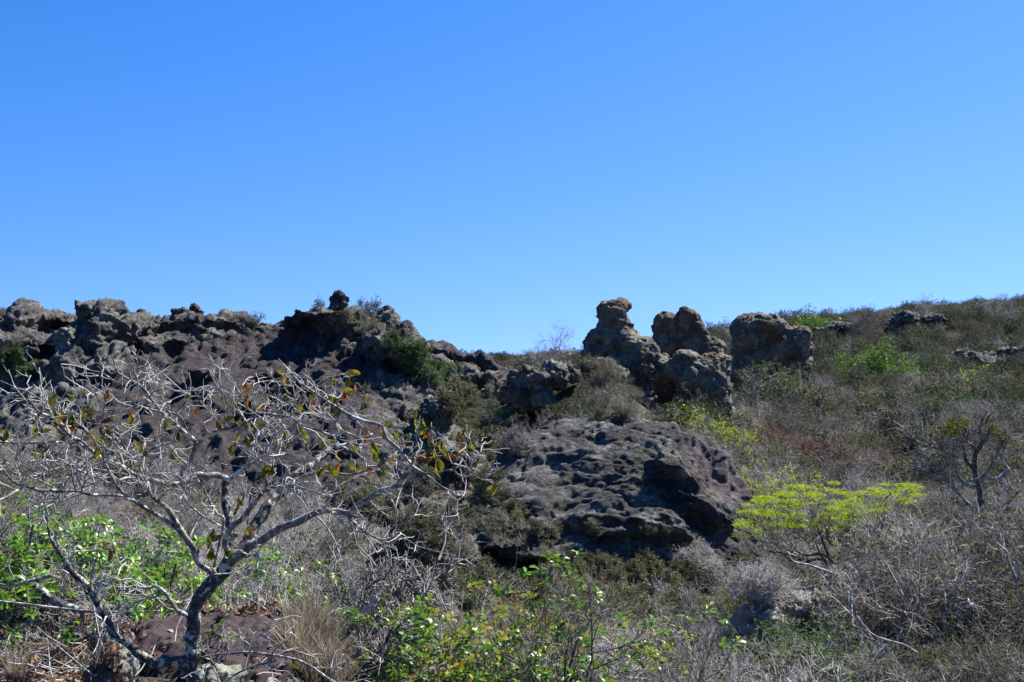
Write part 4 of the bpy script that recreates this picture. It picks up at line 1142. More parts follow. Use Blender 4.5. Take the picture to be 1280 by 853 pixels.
props(link('fallen_twigs', make_mesh('fallen_twigs', v, [q], M_TWIGW)), 'thin pale fallen twigs strewn over the ground', None, None, 'stuff')

# ------------------------------------------------------------------ leafy shrubs close by
def leaf_part_mesh(seed, length=0.065, width=0.55, m=None, curl=0.3):
    r = rs(seed)
    v, q = leaf_full(np.zeros((1, 3)), np.array([[1.0, 0, 0]]), length, width, r, curl, np.array([[0, 0, 1.0]]))
    return make_mesh('leaf', v, [q], m)
def place_leaf(parent, me, pos, dirv, upv, sc):
    d = Vector(dirv).normalized(); u = Vector(upv); s = u.cross(d)
    if s.length < 1e-3: s = Vector((1, 0, 0)).cross(d)
    s.normalize(); n = d.cross(s)
    o = link('leaf', me, parent)
    M = Matrix((d, s, n)).transposed()
    o.rotation_euler = M.to_euler(); o.location = Vector(pos); o.scale = (sc,) * 3
    return o
LM = {'fresh': [leaf_part_mesh(i, 0.062, 0.55, L_FRESH, c) for i, c in enumerate((0.15, 0.3, 0.4))],
      'yellow': [leaf_part_mesh(i + 5, 0.06, 0.5, L_YELLOW, c) for i, c in enumerate((0.2, 0.35))],
      'turn': [leaf_part_mesh(i + 9, 0.085, 0.52, L_TURN, c) for i, c in enumerate((0.15, 0.35, 0.5))],
      'rust': [leaf_part_mesh(i + 14, 0.08, 0.5, L_RUST, c) for i, c in enumerate((0.3, 0.6))]}

def near_shrub(name, loc, H, label, seed, ntip, per, fresh=1.0, stems=9, lean=(10, 55), spread=1.0, nparts=120, zmin=0.25, lsc=1.0, twm=None):
    g = shrub_geo(seed, H=H, stems=stems, lean=lean, n1=6, n2=5, n3=4, tw=0.0022, spread=spread, n0r=0.02 * 2.4 / max(1, H), l1=0.008, l2=0.0045)
    r = rs(seed + 3)
    root = empty(name, loc, label, 'shrub')
    v, q = tubes(g[:1], [6]); link('stem', make_mesh('stem', v, [q], M_STEM), root)
    v, q = tubes(g[1:], [5, 4, 3]); props(link('twigs', make_mesh('twigs', v, [q], twm or M_TWIG), root), kind='stuff')
    tips = np.vstack([g[2][0][:, -1], g[3][0][:, -1]]); td = np.vstack([unit(g[2][0][:, -1] - g[2][0][:, -2]), unit(g[3][0][:, -1] - g[3][0][:, -2])])
    ok = np.where(tips[:, 2] > H * zmin)[0]
    cl = fbm(tips[ok] * 1.6 + seed, 2, 8); ok = ok[np.argsort(-cl + 0.5 * r.randn(len(ok)))][:ntip]
    pos, dr, nm = [], [], []
    for k in ok:
        a0 = r.uniform(0, 6.28); ax = unit(td[k] + np.array((0, 0, 0.6)))
        u = unit(np.cross(ax, np.array((0.3, 0.8, 0.1)))); w = np.cross(ax, u)
        for j in range(per):
            a = a0 + j * 2.4; el = r.uniform(0.2, 0.9)
            d = (u * math.cos(a) + w * math.sin(a)) + ax * el
            pos.append(tips[k] - ax * 0.01 * j); dr.append(unit(d)); nm.append(unit(ax + 0.4 * r.randn(3)))
    pos, dr, nm = np.array(pos), np.array(dr), np.array(nm)
    toward = -(pos[:, 1]) + 0.5 * pos[:, 2] + 0.3 * r.randn(len(pos))
    order = np.argsort(-toward)
    kinds = r.uniform(0, 1, len(pos)) < fresh
    for i in order[:nparts]:
        me = LM['fresh'][r.randint(3)] if kinds[i] else LM['yellow'][r.randint(2)]
        place_leaf(root, me, pos[i], dr[i], nm[i], lsc * r.uniform(0.7, 1.25))
    rest_ = order[nparts:]
    for kk, m in ((True, L_FRESH), (False, L_YELLOW)):
        s = rest_[kinds[rest_] == kk]
        if len(s):
            v, q = leaf_full(pos[s], dr[s], 0.062 * lsc, 0.55, r, 0.25, nm[s])
            props(link('foliage', make_mesh('foliage', v, [q], m), root), kind='stuff')
    return root
def ground_at(px, dd):
    x = (px - 640) / F * dd; return (x, dd, gh(x, dd)[0])
near_shrub('leafy_shrub', ground_at(55, 9.6), 1.05, 'fresh green leafy shrub at the left edge behind the foreground tree', 301, 330, 6, 0.97, spread=1.1)
near_shrub('leafy_shrub', ground_at(125, 10.2), 1.15, 'fresh green leafy shrub behind the low left limbs of the tree', 302, 420, 6, 0.97, spread=1.2)
near_shrub('leafy_shrub', ground_at(190, 9.4), 0.95, 'green leafy shrub low behind the tree, just left of its trunk', 303, 260, 5, 0.95, spread=1.1)
near_shrub('leafy_shrub', ground_at(-15, 8.4), 1.2, 'green leafy shrub cut by the left edge of the picture', 304, 220, 6, 0.95)
near_shrub('leafy_shrub', ground_at(345, 9.9), 1.25, 'thin shrub with scattered green rosettes right of the tree trunk', 305, 150, 6, 0.95)
near_shrub('leafy_shrub', ground_at(395, 8.9), 1.15, 'thin green-tipped shrub on the right edge of the brown shelf', 315, 110, 5, 0.95)
near_shrub('leafy_shrub', ground_at(300, 10.4), 1.3, 'thin green shrub seen between the forks of the tree', 316, 130, 5, 0.95)
near_shrub('leafy_shrub', ground_at(90, 8.2), 0.8, 'low green shrub above the leaf litter at the left', 317, 120, 5, 0.97)
near_shrub('leafy_shrub', ground_at(420, 10.6), 1.35, 'sparse green shrub behind the right limb of the tree', 306, 120, 6, 0.9)
near_shrub('leafy_shrub', ground_at(560, 9.0), 1.7, 'mixed green and yellow shrub at the bottom, left of the densest one', 307, 200, 5, 0.5, spread=0.75, lean=(6, 32))
near_shrub('leafy_shrub', ground_at(640, 8.8), 2.3, 'tall green and yellow leaved shrub rising at the bottom centre', 308, 330, 5, 0.6, spread=0.7, lean=(4, 24), nparts=220, zmin=0.45)
near_shrub('leafy_shrub', ground_at(715, 8.4), 2.35, 'dark glossy green shrub at the bottom, right of the tall yellowish one', 309, 170, 6, 0.96, spread=0.6, lean=(3, 14), nparts=160, zmin=0.5)
near_shrub('leafy_shrub', ground_at(590, 10.5), 2.0, 'yellow-leaved thin shrub behind the tall bottom-centre shrub', 310, 260, 4, 0.2, spread=0.9, zmin=0.4, lsc=0.8)
near_shrub('seedling', tuple(hit(35, 830)[0]), 0.3, 'small green seedling in the litter at the lower left', 311, 9, 4, 1.0, stems=3, spread=0.6, nparts=36)
near_shrub('seedling', tuple(hit(127, 815)[0]), 0.3, 'small green seedling with glossy leaves beside the lichened stone', 312, 9, 4, 1.0, stems=3, spread=0.6, nparts=36)
near_shrub('seedling', tuple(hit(268, 820)[0]), 0.28, 'tiny green sprout right of the tree foot', 313, 6, 3, 0.9, stems=2, spread=0.6, nparts=18)
near_shrub('dead_shrub', ground_at(455, 9.0), 1.15, 'dead grey shrub with drooping twigs beside the brown shelf', 314, 0, 1, 1.0, lean=(5, 60), twm=M_TWIGW) if False else None
for k, (px, dd, H, lb) in enumerate([(30, 8.3, 0.75, 'bare grey twiggy bush at the left edge above the litter'), (465, 9.6, 1.2, 'bare grey bush with drooping twigs right of the brown shelf'),
                                     (520, 11.5, 1.5, 'bare pale twiggy bush behind the mixed green and yellow shrub'), (385, 11.8, 1.3, 'bare twiggy bush behind the right limb of the tree'),
                                     (250, 11.5, 1.2, 'bare twiggy bush straight behind the tree trunk'), (110, 12.0, 1.3, 'bare twiggy bush behind the leafy shrubs on the left'),
                                     (10, 12.5, 1.4, 'bare twiggy bush behind the left edge leafy shrub'), (300, 9.3, 0.8, 'low bare bush on the far edge of the brown shelf'),
                                     (760, 11.0, 2.2, 'bare grey shrub right of the glossy green one'), (830, 12.0, 2.1, 'bare grey shrub at the bottom edge, second right of the glossy one')]):
    feature('bare_bush', 'leafless_shrub', px, dd, 0, lb, 'shrub', sc=H / 2.4, parts=True)

def catmull(p, sub):
    p = np.asarray(p); q = np.vstack([2 * p[0] - p[1], p, 2 * p[-1] - p[-2]]); out = []
    for i in range(1, len(q) - 2):
        for t in np.linspace(0, 1, sub, endpoint=False):
            a, b, c, d = q[i - 1], q[i], q[i + 1], q[i + 2]
            out.append(0.5 * ((2 * b) + (-a + c) * t + (2 * a - 5 * b + 4 * c - d) * t * t + (-a + 3 * b - 3 * c + d) * t ** 3))
    out.append(p[-1]); return np.array(out)
# ------------------------------------------------------------------ two crowned trees on the right
def crowned_tree(name, loc, label, seed, H, lean, nl, m, stems, ls, mstem, q=0.5, spread=1.3, squash=0.8, top=None, width=None):
    g = shrub_geo(seed, H=H, stems=stems, lean=lean, n1=8, n2=7, n3=3, tw=0.003, spread=spread, wig=0.24, n0r=0.05)
    r = rs(seed + 1)
    root = empty(name, loc, label, 'tree')
    v, f = tubes(g[:2], [7, 5]); v[:, 2] *= squash; link('trunk', make_mesh('trunk', v, [f], mstem), root)
    v, f = tubes(g[2:], [4, 3]); v[:, 2] *= squash; props(link('twigs', make_mesh('twigs', v, [f], M_TWIG), root), kind='stuff')
    p = g[3][0]; e = p[:, -1].copy()
    R = np.hypot(e[:, 0], e[:, 1])
    dome = e[:, 2] + 0.09 * R * R                       # outer shell of the crown only
    ok = np.where(dome > np.quantile(dome, q))[0]
    cl = fbm(e[ok] * 2.6, 2, 5); ok = ok[cl > np.quantile(cl, 0.35)]
    k = ok[r.randint(0, len(ok), nl)]
    a = e[k] + r.randn(nl, 3) * np.array((0.05, 0.05, 0.025)); a[:, 2] *= squash
    dd2 = r.randn(nl, 3) * np.array((1, 1, 0.3))
    v, f = leaf_quads(a, dd2, ls, 0.5, r)
    link('crown', make_mesh('crown', v, [f], m, False), root)
    if top is not None:
        zs = (top - loc[2]) / np.quantile(v[:, 2], 0.99); ws = width / (np.quantile(v[:, 0], 0.98) - np.quantile(v[:, 0], 0.02))
        root.scale = (ws, ws, zs)
    return root
UD = 30.0
x, y, z = at(1055, 0, UD)
ut = empty('flat_crowned_tree', (x, y, z), 'flat umbrella-crowned tree with bright yellow-green foliage right of the layered dome', 'tree')
UB = np.array((x, y, z)); ur = rs(733)
sprays = []
while len(sprays) < 150:
    px = ur.uniform(925, 1150); t = (px - 925) / 225
    top = np.interp(px, [925, 950, 985, 1030, 1080, 1110, 1150], [640, 612, 598, 600, 612, 604, 600]); low = np.interp(px, [925, 960, 1010, 1060, 1090, 1150], [672, 672, 660, 662, 645, 618])
    if ur.uniform() > (1.0 if px < 1085 else 0.6): continue
    py = top + (low - top) * ur.uniform() ** 0.8
    sprays.append(P(px, py, UD + ur.uniform(-1.4, 1.4)))
sprays = np.array(sprays)
fork = P(1052, 725, UD)
v, q = tubes([((catmull(np.array([UB + (0.3, 0, -0.2), UB + (0.15, 0, 0.3), (UB + fork) / 2 + (0.1, 0, 0), fork]), 5) - UB)[None], np.linspace(0.10, 0.07, 16)[None])], [9])
link('trunk', make_mesh('trunk', v, [q], M_STEM), ut)
ks_ = np.argsort(ur.rand(len(sprays)))[:11]; hubs = fork + (sprays[ks_] - fork) * 0.72 + np.array((0, 0, -0.12))
for h_ in hubs:
    m1 = fork + (h_ - fork) * 0.35 + ur.randn(3) * 0.12 + np.array((0, 0, 0.12)); m2 = fork + (h_ - fork) * 0.7 + ur.randn(3) * 0.12
    c = catmull(np.array([fork, m1, m2, h_]), 5); v, q = tubes([((c - UB)[None], np.linspace(0.05, 0.016, len(c))[None])], [7])
    link('branch', make_mesh('branch', v, [q], M_STEM), ut)
near_h = np.argmin(np.linalg.norm(sprays[:, None] - hubs[None], axis=2), 1)
st = hubs[near_h] + (fork - hubs[near_h]) * ur.uniform(0, 0.45, len(sprays))[:, None]
mid = (st + sprays) / 2 + ur.randn(*sprays.shape) * 0.12 - np.array((0, 0, 0.06))
tw_ = np.stack([st, (st + mid) / 2 + ur.randn(*st.shape) * 0.03, mid, (mid + sprays) / 2, sprays], 1)
fine_ = kids(tw_, 7, 0.3, 1.0, 25, 65, 0.42, 3, 0.22, 0.1, ur)
v, q = tubes([(tw_ - UB, radii(len(tw_), 5, 0.014, 0.006)), (fine_ - UB, radii(len(fine_), 4, 0.006, 0.003))], [4, 3])
props(link('twigs', make_mesh('twigs', v, [q], M_TWIG), ut), kind='stuff')
nl = 115
c = np.repeat(sprays, nl, 0); a = ur.uniform(0, 6.28, len(c)); rr_ = 0.23 * np.sqrt(ur.uniform(0, 1, len(c))) * np.repeat(ur.uniform(0.6, 1.3, len(sprays)), nl)
c = c + np.stack([rr_ * np.cos(a), rr_ * np.sin(a), ur.randn(len(c)) * 0.022 - rr_ * 0.15], 1)
v, q = leaf_quads(c - UB, ur.randn(len(c), 3) * np.array((1, 1, 0.3)), 0.055, 0.5, ur)
link('crown', make_mesh('crown', v, [q], L_LIME, False), ut)
x, y, z = at(955, 0, 31)
crowned_tree('flat_crowned_tree', (x, y, z), 'smaller yellow-green sprig at the left foot of the flat crowned tree', 402, 2.2, (10, 50), 2600, L_LIME, 4, 0.06, M_STEM, 0.4, 1.0, 0.9)
x, y, z = at(1262, 0, 19)
crowned_tree('gnarled_bare_tree', (x, y, z), 'dark stemmed sparse tree at the right edge of the near scrub', 404, 3.6, (4, 30), 500, L_OLIVE, 3, 0.06, M_STEM, 0.5, 0.9, 0.9)

# ------------------------------------------------------------------ the foreground tree
D0 = 6.1
def W3(px, py, dd): return P(px, py, dd)
TR = rs(600)
tree = empty('gnarled_tree', (P(241, 872, D0)), 'gnarled mostly leafless tree with pale crooked limbs and turning leaves, lower left', 'tree')
TB = np.array(tree.location)
LIMBS = []
def limb(name, pts, d0, d1, mat_, sides=8, sub=5, wob=0.5):
    pts = np.array(pts, float)
    L = np.concatenate([[0], np.cumsum(np.hypot(np.diff(pts[:, 0]), np.diff(pts[:, 1])))]); L /= L[-1]
    dd = d0 + (d1 - d0) * L
    w = np.array([P(a[0], a[1], d) for a, d in zip(pts, dd)])
    rad_ = pts[:, 2] * (0.5 if pts[0, 2] > 9 else 0.43) / F * dd
    c = catmull(np.hstack([w, rad_[:, None]]), sub)
    pos, rd = c[:, :3], np.maximum(c[:, 3], 0.0016)
    nz = np.stack([fbm(pos * 9, 2, 3 + k) for k in range(3)], 1) * rd[:, None] * wob
    nz[0] = 0; pos = pos + nz
    rd = rd * (1 + 0.18 * fbm(pos * 22, 2, 9))
    v, q = tubes([((pos - TB)[None], rd[None])], [sides])
    cap0 = np.arange(sides)[None, ::-1]; cap1 = (len(v) - sides + np.arange(sides))[None]
    o = link(name, make_mesh(name, v, [q, cap0, cap1], mat_), tree)
    LIMBS.append((pos, rd))
    return o
d = D0
limb('trunk', [(240, 878, 24), (241, 853, 22), (243, 811, 20), (242, 772, 19), (253, 746, 18.5), (270, 728, 18), (283, 708, 17), (288, 697, 15)], d, d, M_BARK, 14, 8, 0.35)
# right limb A
limb('branch', [(284, 706, 13), (313, 683, 11), (339, 667, 10), (364, 657, 9.5), (397, 638, 8.5), (418, 640, 8), (437, 641, 8), (446, 631, 8), (470, 617, 7.5), (495, 607, 7), (507, 592, 6), (515, 582, 5.5)], d, d - 0.7, M_BRANCH, 10)
limb('branch', [(515, 582, 5), (498, 561, 5.5), (484, 549, 5), (477, 534, 5), (456, 527, 5), (438, 520, 5), (421, 509, 4.5), (400, 496, 4), (377, 479, 3.5), (361, 463, 3), (348, 449, 1.5)], d - 0.7, d - 0.2, M_BRANCH)
limb('branch', [(515, 583, 4), (531, 592, 3), (548, 590, 3), (566, 588, 3), (574, 594, 2.5), (587, 596, 2.5), (610, 593, 1.5)], d - 0.7, d - 1.0, M_BRANCH, 6)
limb('branch', [(566, 588, 2.6), (572, 584, 3), (582, 582, 2.5), (590, 575, 1.5)], d - 0.87, d - 0.9, M_BRANCH, 6)
limb('branch', [(515, 583, 3), (536, 596, 2.3), (552, 608, 2), (567, 616, 1.8), (573, 628, 1.2)], d - 0.7, d - 0.5, M_BRANCH, 6)
limb('branch', [(437, 643, 4), (446, 656, 3.4), (458, 665, 3.2), (470, 672, 3), (485, 675, 2.6), (497, 669, 1.6)], d - 0.42, d - 0.7, M_BRANCH, 6)
limb('branch', [(457, 664, 2.5), (460, 658, 3), (463, 655, 2.5)], d - 0.55, d - 0.6, M_BRANCH, 6)
# dark limb B
limb('branch', [(287, 702, 14), (303, 681, 14), (318, 657, 14), (334, 634, 13), (351, 615, 12), (371, 596, 11), (390, 581, 10), (402, 570, 9), (420, 560, 8.5), (433, 566, 7), (445, 566, 6.5), (451, 557, 5.5), (455, 549, 4), (466, 542, 2.5)], d, d + 0.7, M_BARK, 10)
limb('branch', [(420, 561, 5), (433, 555, 4), (444, 551, 4), (452, 549, 3.5), (430, 540, 3), (421, 530, 2.5), (405, 524, 2), (392, 519, 1.5)], d + 0.5, d + 0.8, M_BRANCH, 6)
limb('branch', [(371, 596, 6), (385, 594, 4.5), (400, 590, 4), (425, 593, 4), (437, 594, 4), (452, 590, 4), (463, 585, 3.6), (475, 581, 3), (488, 571, 2)], d + 0.42, d + 0.2, M_BRANCH, 6)
limb('branch', [(420, 561, 4), (417, 545, 4), (421, 532, 3.5), (414, 522, 3), (405, 513, 2)], d + 0.5, d + 0.4, M_BRANCH, 6)
# vertical limb D and its arms
limb('branch', [(286, 702, 13), (289, 673, 12), (286, 649, 11.5), (284, 624, 10.5), (284, 604, 9.5), (284, 597, 8.5)], d, d + 0.15, M_BARK, 10)
limb('branch', [(284, 598, 7), (272, 596, 8.5), (255, 594, 9), (241, 597, 8.5), (229, 605, 8), (217, 604, 7), (197, 602, 7.5), (180, 598, 7.5), (164, 591, 7), (148, 583, 6.5), (131, 575, 6), (115, 564, 5.5), (92, 547, 5), (79, 537, 4.5), (69, 526, 4), (61, 520, 4), (48, 516, 3.6), (42, 510, 3), (40, 505, 2)],
     d + 0.15, d - 0.55, M_BRANCH, 10)
limb('branch', [(229, 605, 8), (229.5, 588, 7.5), (236, 577, 7), (244, 558, 6.5), (243, 550, 6), (228, 538, 6), (216, 528, 5.5), (200, 514, 5), (187, 497, 4.5), (182, 490, 4.2), (174, 482, 4), (162, 475, 3.6), (150, 468, 3.2), (145, 463, 2.8), (142, 450, 2.2), (139, 443, 1.2)],
     d - 0.02, d - 0.3, M_BRANCH, 8)
limb('branch', [(182, 490, 2.6), (179, 481, 2.6), (183, 466, 2.4), (186, 459, 1.4)], d - 0.2, d - 0.1, M_BRANCH, 6)
limb('branch', [(162, 475, 2.4), (167, 467, 2.4), (172, 461, 2), (182, 458, 1.6), (190, 452, 1)], d - 0.24, d - 0.3, M_BRANCH, 6)
limb('branch', [(150, 470, 2.2), (143, 476, 2.6), (135, 471, 2.3), (126, 464, 1.5)], d - 0.26, d - 0.2, M_BRANCH, 6)
limb('branch', [(146, 465, 1.8), (139, 467, 2), (134, 461, 1.6), (132, 453, 1)], d - 0.26, d - 0.3, M_BRANCH, 6)
limb('branch', [(244, 558, 5.5), (250, 552, 5.5), (262, 543, 5.5), (275, 538, 5.5), (284, 536, 5.5), (292, 538, 5.5), (300, 534, 5), (308, 528, 4.8), (315, 521, 4.5), (322, 516, 4.2), (334, 517, 4), (348, 520, 3.6), (364, 522, 3.4), (375, 530, 3.2), (392, 536, 3), (410, 543, 3), (421, 545, 3), (430, 540, 2), (436, 533, 1.2)],
     d - 0.07, d - 0.3, M_BRANCH, 8)
for pts in ([(283, 536, 3.2), (281, 527, 3), (281, 514, 3), (282, 503, 2.6), (282, 496, 2.2), (278, 491, 1.8), (273, 487, 1)], [(321, 515, 3), (319, 506, 2.4), (316, 497, 2.2), (317, 488, 1.8), (316, 478, 1)],
            [(308, 527, 2.6), (304, 520, 2.6), (297, 510, 2.4), (292, 499, 2.2), (292, 490, 2), (294, 478, 1)], [(364, 522, 2.6), (353, 514, 2.2), (350, 503, 2), (345, 499, 1.2)],
            [(364, 521, 2.4), (366, 510, 2), (373, 503, 1.8), (380, 500, 1)], [(237, 545, 2.4), (228, 524, 2), (222, 515, 1.8), (235, 500, 2.6), (238, 494, 2.4), (231, 489, 2), (224, 486, 1)],
            [(262, 543, 2.4), (255, 530, 2), (264, 524, 2), (270, 512, 1.4)], [(280, 537, 2), (272, 527, 2), (262, 515, 1.6), (258, 505, 1)]):
    limb('branch', pts, d - 0.12, d - 0.12 + TR.uniform(-.25, .25), M_BRANCH, 6)
limb('branch', [(284, 600, 7), (292, 595, 6.5), (305, 585, 6), (317, 577, 5.5), (325, 571, 5), (341, 563, 4.6), (347, 553, 4), (344, 545, 3.6), (345, 536, 3), (343, 525, 2.6), (338, 515, 1.6)], d + 0.15, d + 0.35, M_BRANCH, 8)
limb('branch', [(347, 550, 3), (338, 545, 2.6), (330, 541, 2), (322, 548, 1.2)], d + 0.28, d + 0.4, M_BRANCH, 6)
limb('branch', [(318, 577, 6), (322, 560, 6), (326, 545, 5), (329, 538, 3)], d + 0.3, d + 0.35, M_BRANCH, 6)
# left low limb E
limb('branch', [(243, 838, 12), (230, 832, 12), (220, 826, 11.5), (207, 830, 11.5), (194, 831, 11.5), (182, 824, 12), (169, 814, 11.5), (158, 803, 10.5), (147, 792, 10), (136, 778, 9), (126, 765, 8.5), (119, 750, 8), (113, 737, 7.5), (104, 726, 7), (92, 716, 6.5), (82, 704, 6), (73, 690, 5), (67, 680, 4), (62, 667, 3), (58, 650, 2.4), (56, 634, 1.4)],
     d, d - 0.5, M_BARK, 10)
limb('branch', [(116, 745, 4), (108, 741, 4), (104, 731, 3), (98, 722, 1.6)], d - 0.32, d - 0.45, M_BARK, 6)
# left middle limb F
limb('branch', [(281, 712, 9), (271, 719, 9), (262, 715, 9.5), (253, 709, 9.5), (246, 700, 9), (242, 690, 9), (234, 677, 9), (227, 665, 9), (222, 655, 8.5), (216, 646, 8), (205, 634, 8), (194, 624, 7.5), (187, 614, 7), (180, 606, 7), (174, 596, 6)], d, d - 0.3, M_BRANCH, 9)
limb('branch', [(229, 668, 6.5), (217, 658, 6), (205, 650, 6), (190, 640, 5.5), (176, 631, 5.5), (165, 624, 5), (154, 617, 5), (144, 604, 4.6), (136, 589, 4), (130, 575, 3.6), (125, 562, 3), (118, 550, 2.4), (112, 540, 1.4)], d - 0.1, d - 0.8, M_BRANCH, 8)
limb('branch', [(188, 617, 5), (182, 619, 5.5), (170, 620, 5.5), (157, 620, 5.5), (135, 618, 5.5), (120, 618, 5.2), (105, 616, 5), (90, 614, 5), (74, 614, 5), (62, 613, 4.8), (52, 613, 4.6), (40, 610, 4.2), (31, 608, 4), (18, 603, 3.6), (8, 593, 3), (0, 583, 2.4), (-8, 574, 1.4)], d - 0.22, d - 1.0, M_BRANCH, 8)
limb('branch', [(31, 608, 3), (22, 613, 3), (10, 620, 2.6), (-4, 626, 1.4)], d - 0.93, d - 1.1, M_BRANCH, 6)
limb('branch', [(170, 597, 4), (157, 598, 5), (149, 601, 5), (141, 600, 5), (125, 595, 4.6), (112, 592, 4.2), (102, 589, 4), (90, 583, 3), (82, 578, 2.4), (78, 570, 1.4)], d - 0.25, d - 0.6, M_BRANCH, 7)
limb('branch', [(102, 589, 2.6), (89, 593, 2.6), (72, 596, 3), (60, 595, 3), (50, 592, 2.6), (36, 586, 2.4), (26, 580, 2), (18, 572, 1.2)], d - 0.45, d - 0.75, M_BRANCH, 6)
limb('branch', [(115, 565, 3), (104, 558, 3), (98, 554, 3), (80, 553, 3), (66, 552, 3.2), (50, 554, 3.2), (33, 554, 3), (15, 553, 2.6), (0, 553, 2.4), (-10, 556, 1.6)], d - 0.4, d - 0.2, M_BRANCH, 6)
limb('branch', [(115, 563, 3), (104, 553, 3.4), (93, 545, 3.6), (84, 536, 3.2), (74, 526, 2.8), (60, 512, 2.6), (50, 500, 2.4), (38, 492, 2.2), (27, 487, 2), (14, 482, 1.6), (0, 476, 1.2)], d - 0.4, d + 0.1, M_BRANCH, 6)
limb('branch', [(131, 575, 3), (138, 560, 3), (150, 553, 3.4), (160, 566, 3), (165, 574, 2)], d - 0.4, d - 0.2, M_BRANCH, 6)
limb('branch', [(166, 573, 3.5), (158, 566, 3.5), (149, 560, 3.4), (143, 553, 3.2), (140, 545, 2.6), (131, 537, 2.2), (128, 528, 1.8), (138, 522, 2), (137, 516, 1.4), (120, 515, 1.6), (112, 508, 1)], d - 0.3, d - 0.5, M_BRANCH, 6)
limb('branch', [(176, 572, 3), (183, 567, 3.6), (190, 561, 4), (200, 557, 3.6), (212, 554, 3), (222, 552, 2)], d - 0.35, d - 0.3, M_BRANCH, 6)
limb('branch', [(92, 547, 2), (99, 531, 2.4), (108, 526, 3), (115, 519, 2.6), (128, 512, 2), (150, 516, 2.4), (160, 512, 2.6), (168, 508, 2.2), (174, 500, 1.3)], d - 0.5, d - 0.4, M_BRANCH, 6)
# stub and dead arms low on the trunk
limb('branch', [(241, 775, 7), (232, 768, 6.5), (224, 764, 6.5), (216, 754, 6), (209, 745, 6), (202, 738, 5), (194, 733, 4.5), (182, 735, 4), (169, 734, 4), (158, 738, 3.4), (147, 738, 2)], d, d + 0.5, M_BRANCH, 8)
limb('branch', [(285, 690, 9), (284, 675, 9), (293, 656, 9), (302, 648, 8.5), (311, 640, 8), (318, 631, 7), (325, 622, 6), (331, 614, 5.5), (342, 609, 5), (354, 604, 4.6), (366, 600, 4.2), (377, 596, 4), (395, 591, 3.4), (408, 583, 2)], d - 0.05, d - 0.5, M_BRANCH, 8)
limb('branch', [(309, 655, 3), (311, 640, 2.8), (313, 622, 2.8), (318, 605, 2.4), (322, 590, 2.2), (330, 560, 1.6)], d - 0.2, d - 0.4, M_BRANCH, 6)
limb('branch', [(331, 613, 4), (334, 602, 3.6), (328, 594, 3), (322, 588, 2)], d - 0.28, d - 0.35, M_BRANCH, 6)
limb('branch', [(262, 728, 3), (280, 655, 3.6), (272, 643, 3.6), (262, 625, 3.4), (254, 610, 3), (248, 602, 2)], d - 0.05, d - 0.25, M_BRANCH, 6)
limb('branch', [(288, 664, 3), (270, 655, 3), (256, 647, 3), (240, 634, 2.6), (233, 628, 1.6)], d - 0.05, d - 0.4, M_BRANCH, 6)
limb('branch', [(285, 700, 5), (300, 698, 3.4), (312, 695, 3), (322, 694, 2), (322, 703, 2), (320, 712, 1.4)], d, d - 0.3, M_BRANCH, 6)
limb('branch', [(247, 826, 5), (258, 821, 4), (274, 818, 3.6), (288, 817, 3.6), (302, 816, 3.6), (325, 817, 3.6), (340, 819, 3.6), (351, 820, 3.6), (374, 826, 3.6), (390, 834, 3.4), (402, 842, 3.2), (412, 850, 3), (426, 864, 2.6)], d, d - 0.35, M_BRANCH, 7)
limb('branch', [(280, 853, 2.6), (292, 845, 3), (303, 839, 3), (318, 832, 3), (333, 829, 3), (343, 827, 2.6), (345, 822, 2)], d - 0.1, d - 0.2, M_BRANCH, 6)
limb('branch', [(250, 822, 4), (262, 826, 4), (268, 832, 3), (272, 838, 2.4)], d, d - 0.15, M_BARK, 6)

# side twigs on every limb, then leaves
A, B, RA = [], [], []
for pos, rd in LIMBS[1:]:
    n = len(pos)
    if rd.mean() > 0.021: continue
    L = np.linalg.norm(np.diff(pos, axis=0), axis=1).sum()
    for i in range(int(L * 9) + 1):
        k = min(n - 2, int(n * TR.uniform(0.25, 1.0) ** 0.8)); k = max(1, k)
        tg = unit(pos[k + 1] - pos[k]) if k + 1 < n else unit(pos[k] - pos[k - 1])
        pr = unit(np.cross(tg, TR.randn(3))); a = math.radians(TR.uniform(35, 75))
        A.append(pos[k]); B.append(tg * math.cos(a) + pr * math.sin(a) + np.array((0, 0, 0.25))); RA.append(min(0.0062, rd[k] * 0.6))
A, B, RA = np.array(A), np.array(B), np.array(RA)
t1 = sprout(A, B, TR.uniform(0.10, 0.34, len(A)), 5, 0.26, 0.03, TR)
_px, _py = topix(t1[:, -1]); _ok = ~((_py < 452) | ((_px > 596) & (_py < 560)))
t1, RA = t1[_ok], RA[_ok]
t2 = kids(t1, 2, 0.3, 1.0, 35, 75, 0.15, 4, 0.25, 0.05, TR)
t3 = kids(t2, 2, 0.2, 1.0, 35, 75, 0.07, 3, 0.25, 0.03, TR)
v, q = tubes([(t1 - TB, radii(len(t1), 6, RA, 0.0028)), (t2 - TB, radii(len(t2), 5, 0.0032, 0.002)), (t3 - TB, radii(len(t3), 4, 0.0022, 0.0015))], [5, 4, 3])
props(link('twigs', make_mesh('twigs', v, [q], M_TWIGW), tree), kind='stuff')
print('tree twigs', len(t1), len(t2), len(t3))
allp = np.vstack([p for p, _ in LIMBS[1:]] + [t1[:, -1], t1[:, 3], t2[:, -1]])
ap, aq = topix(allp)
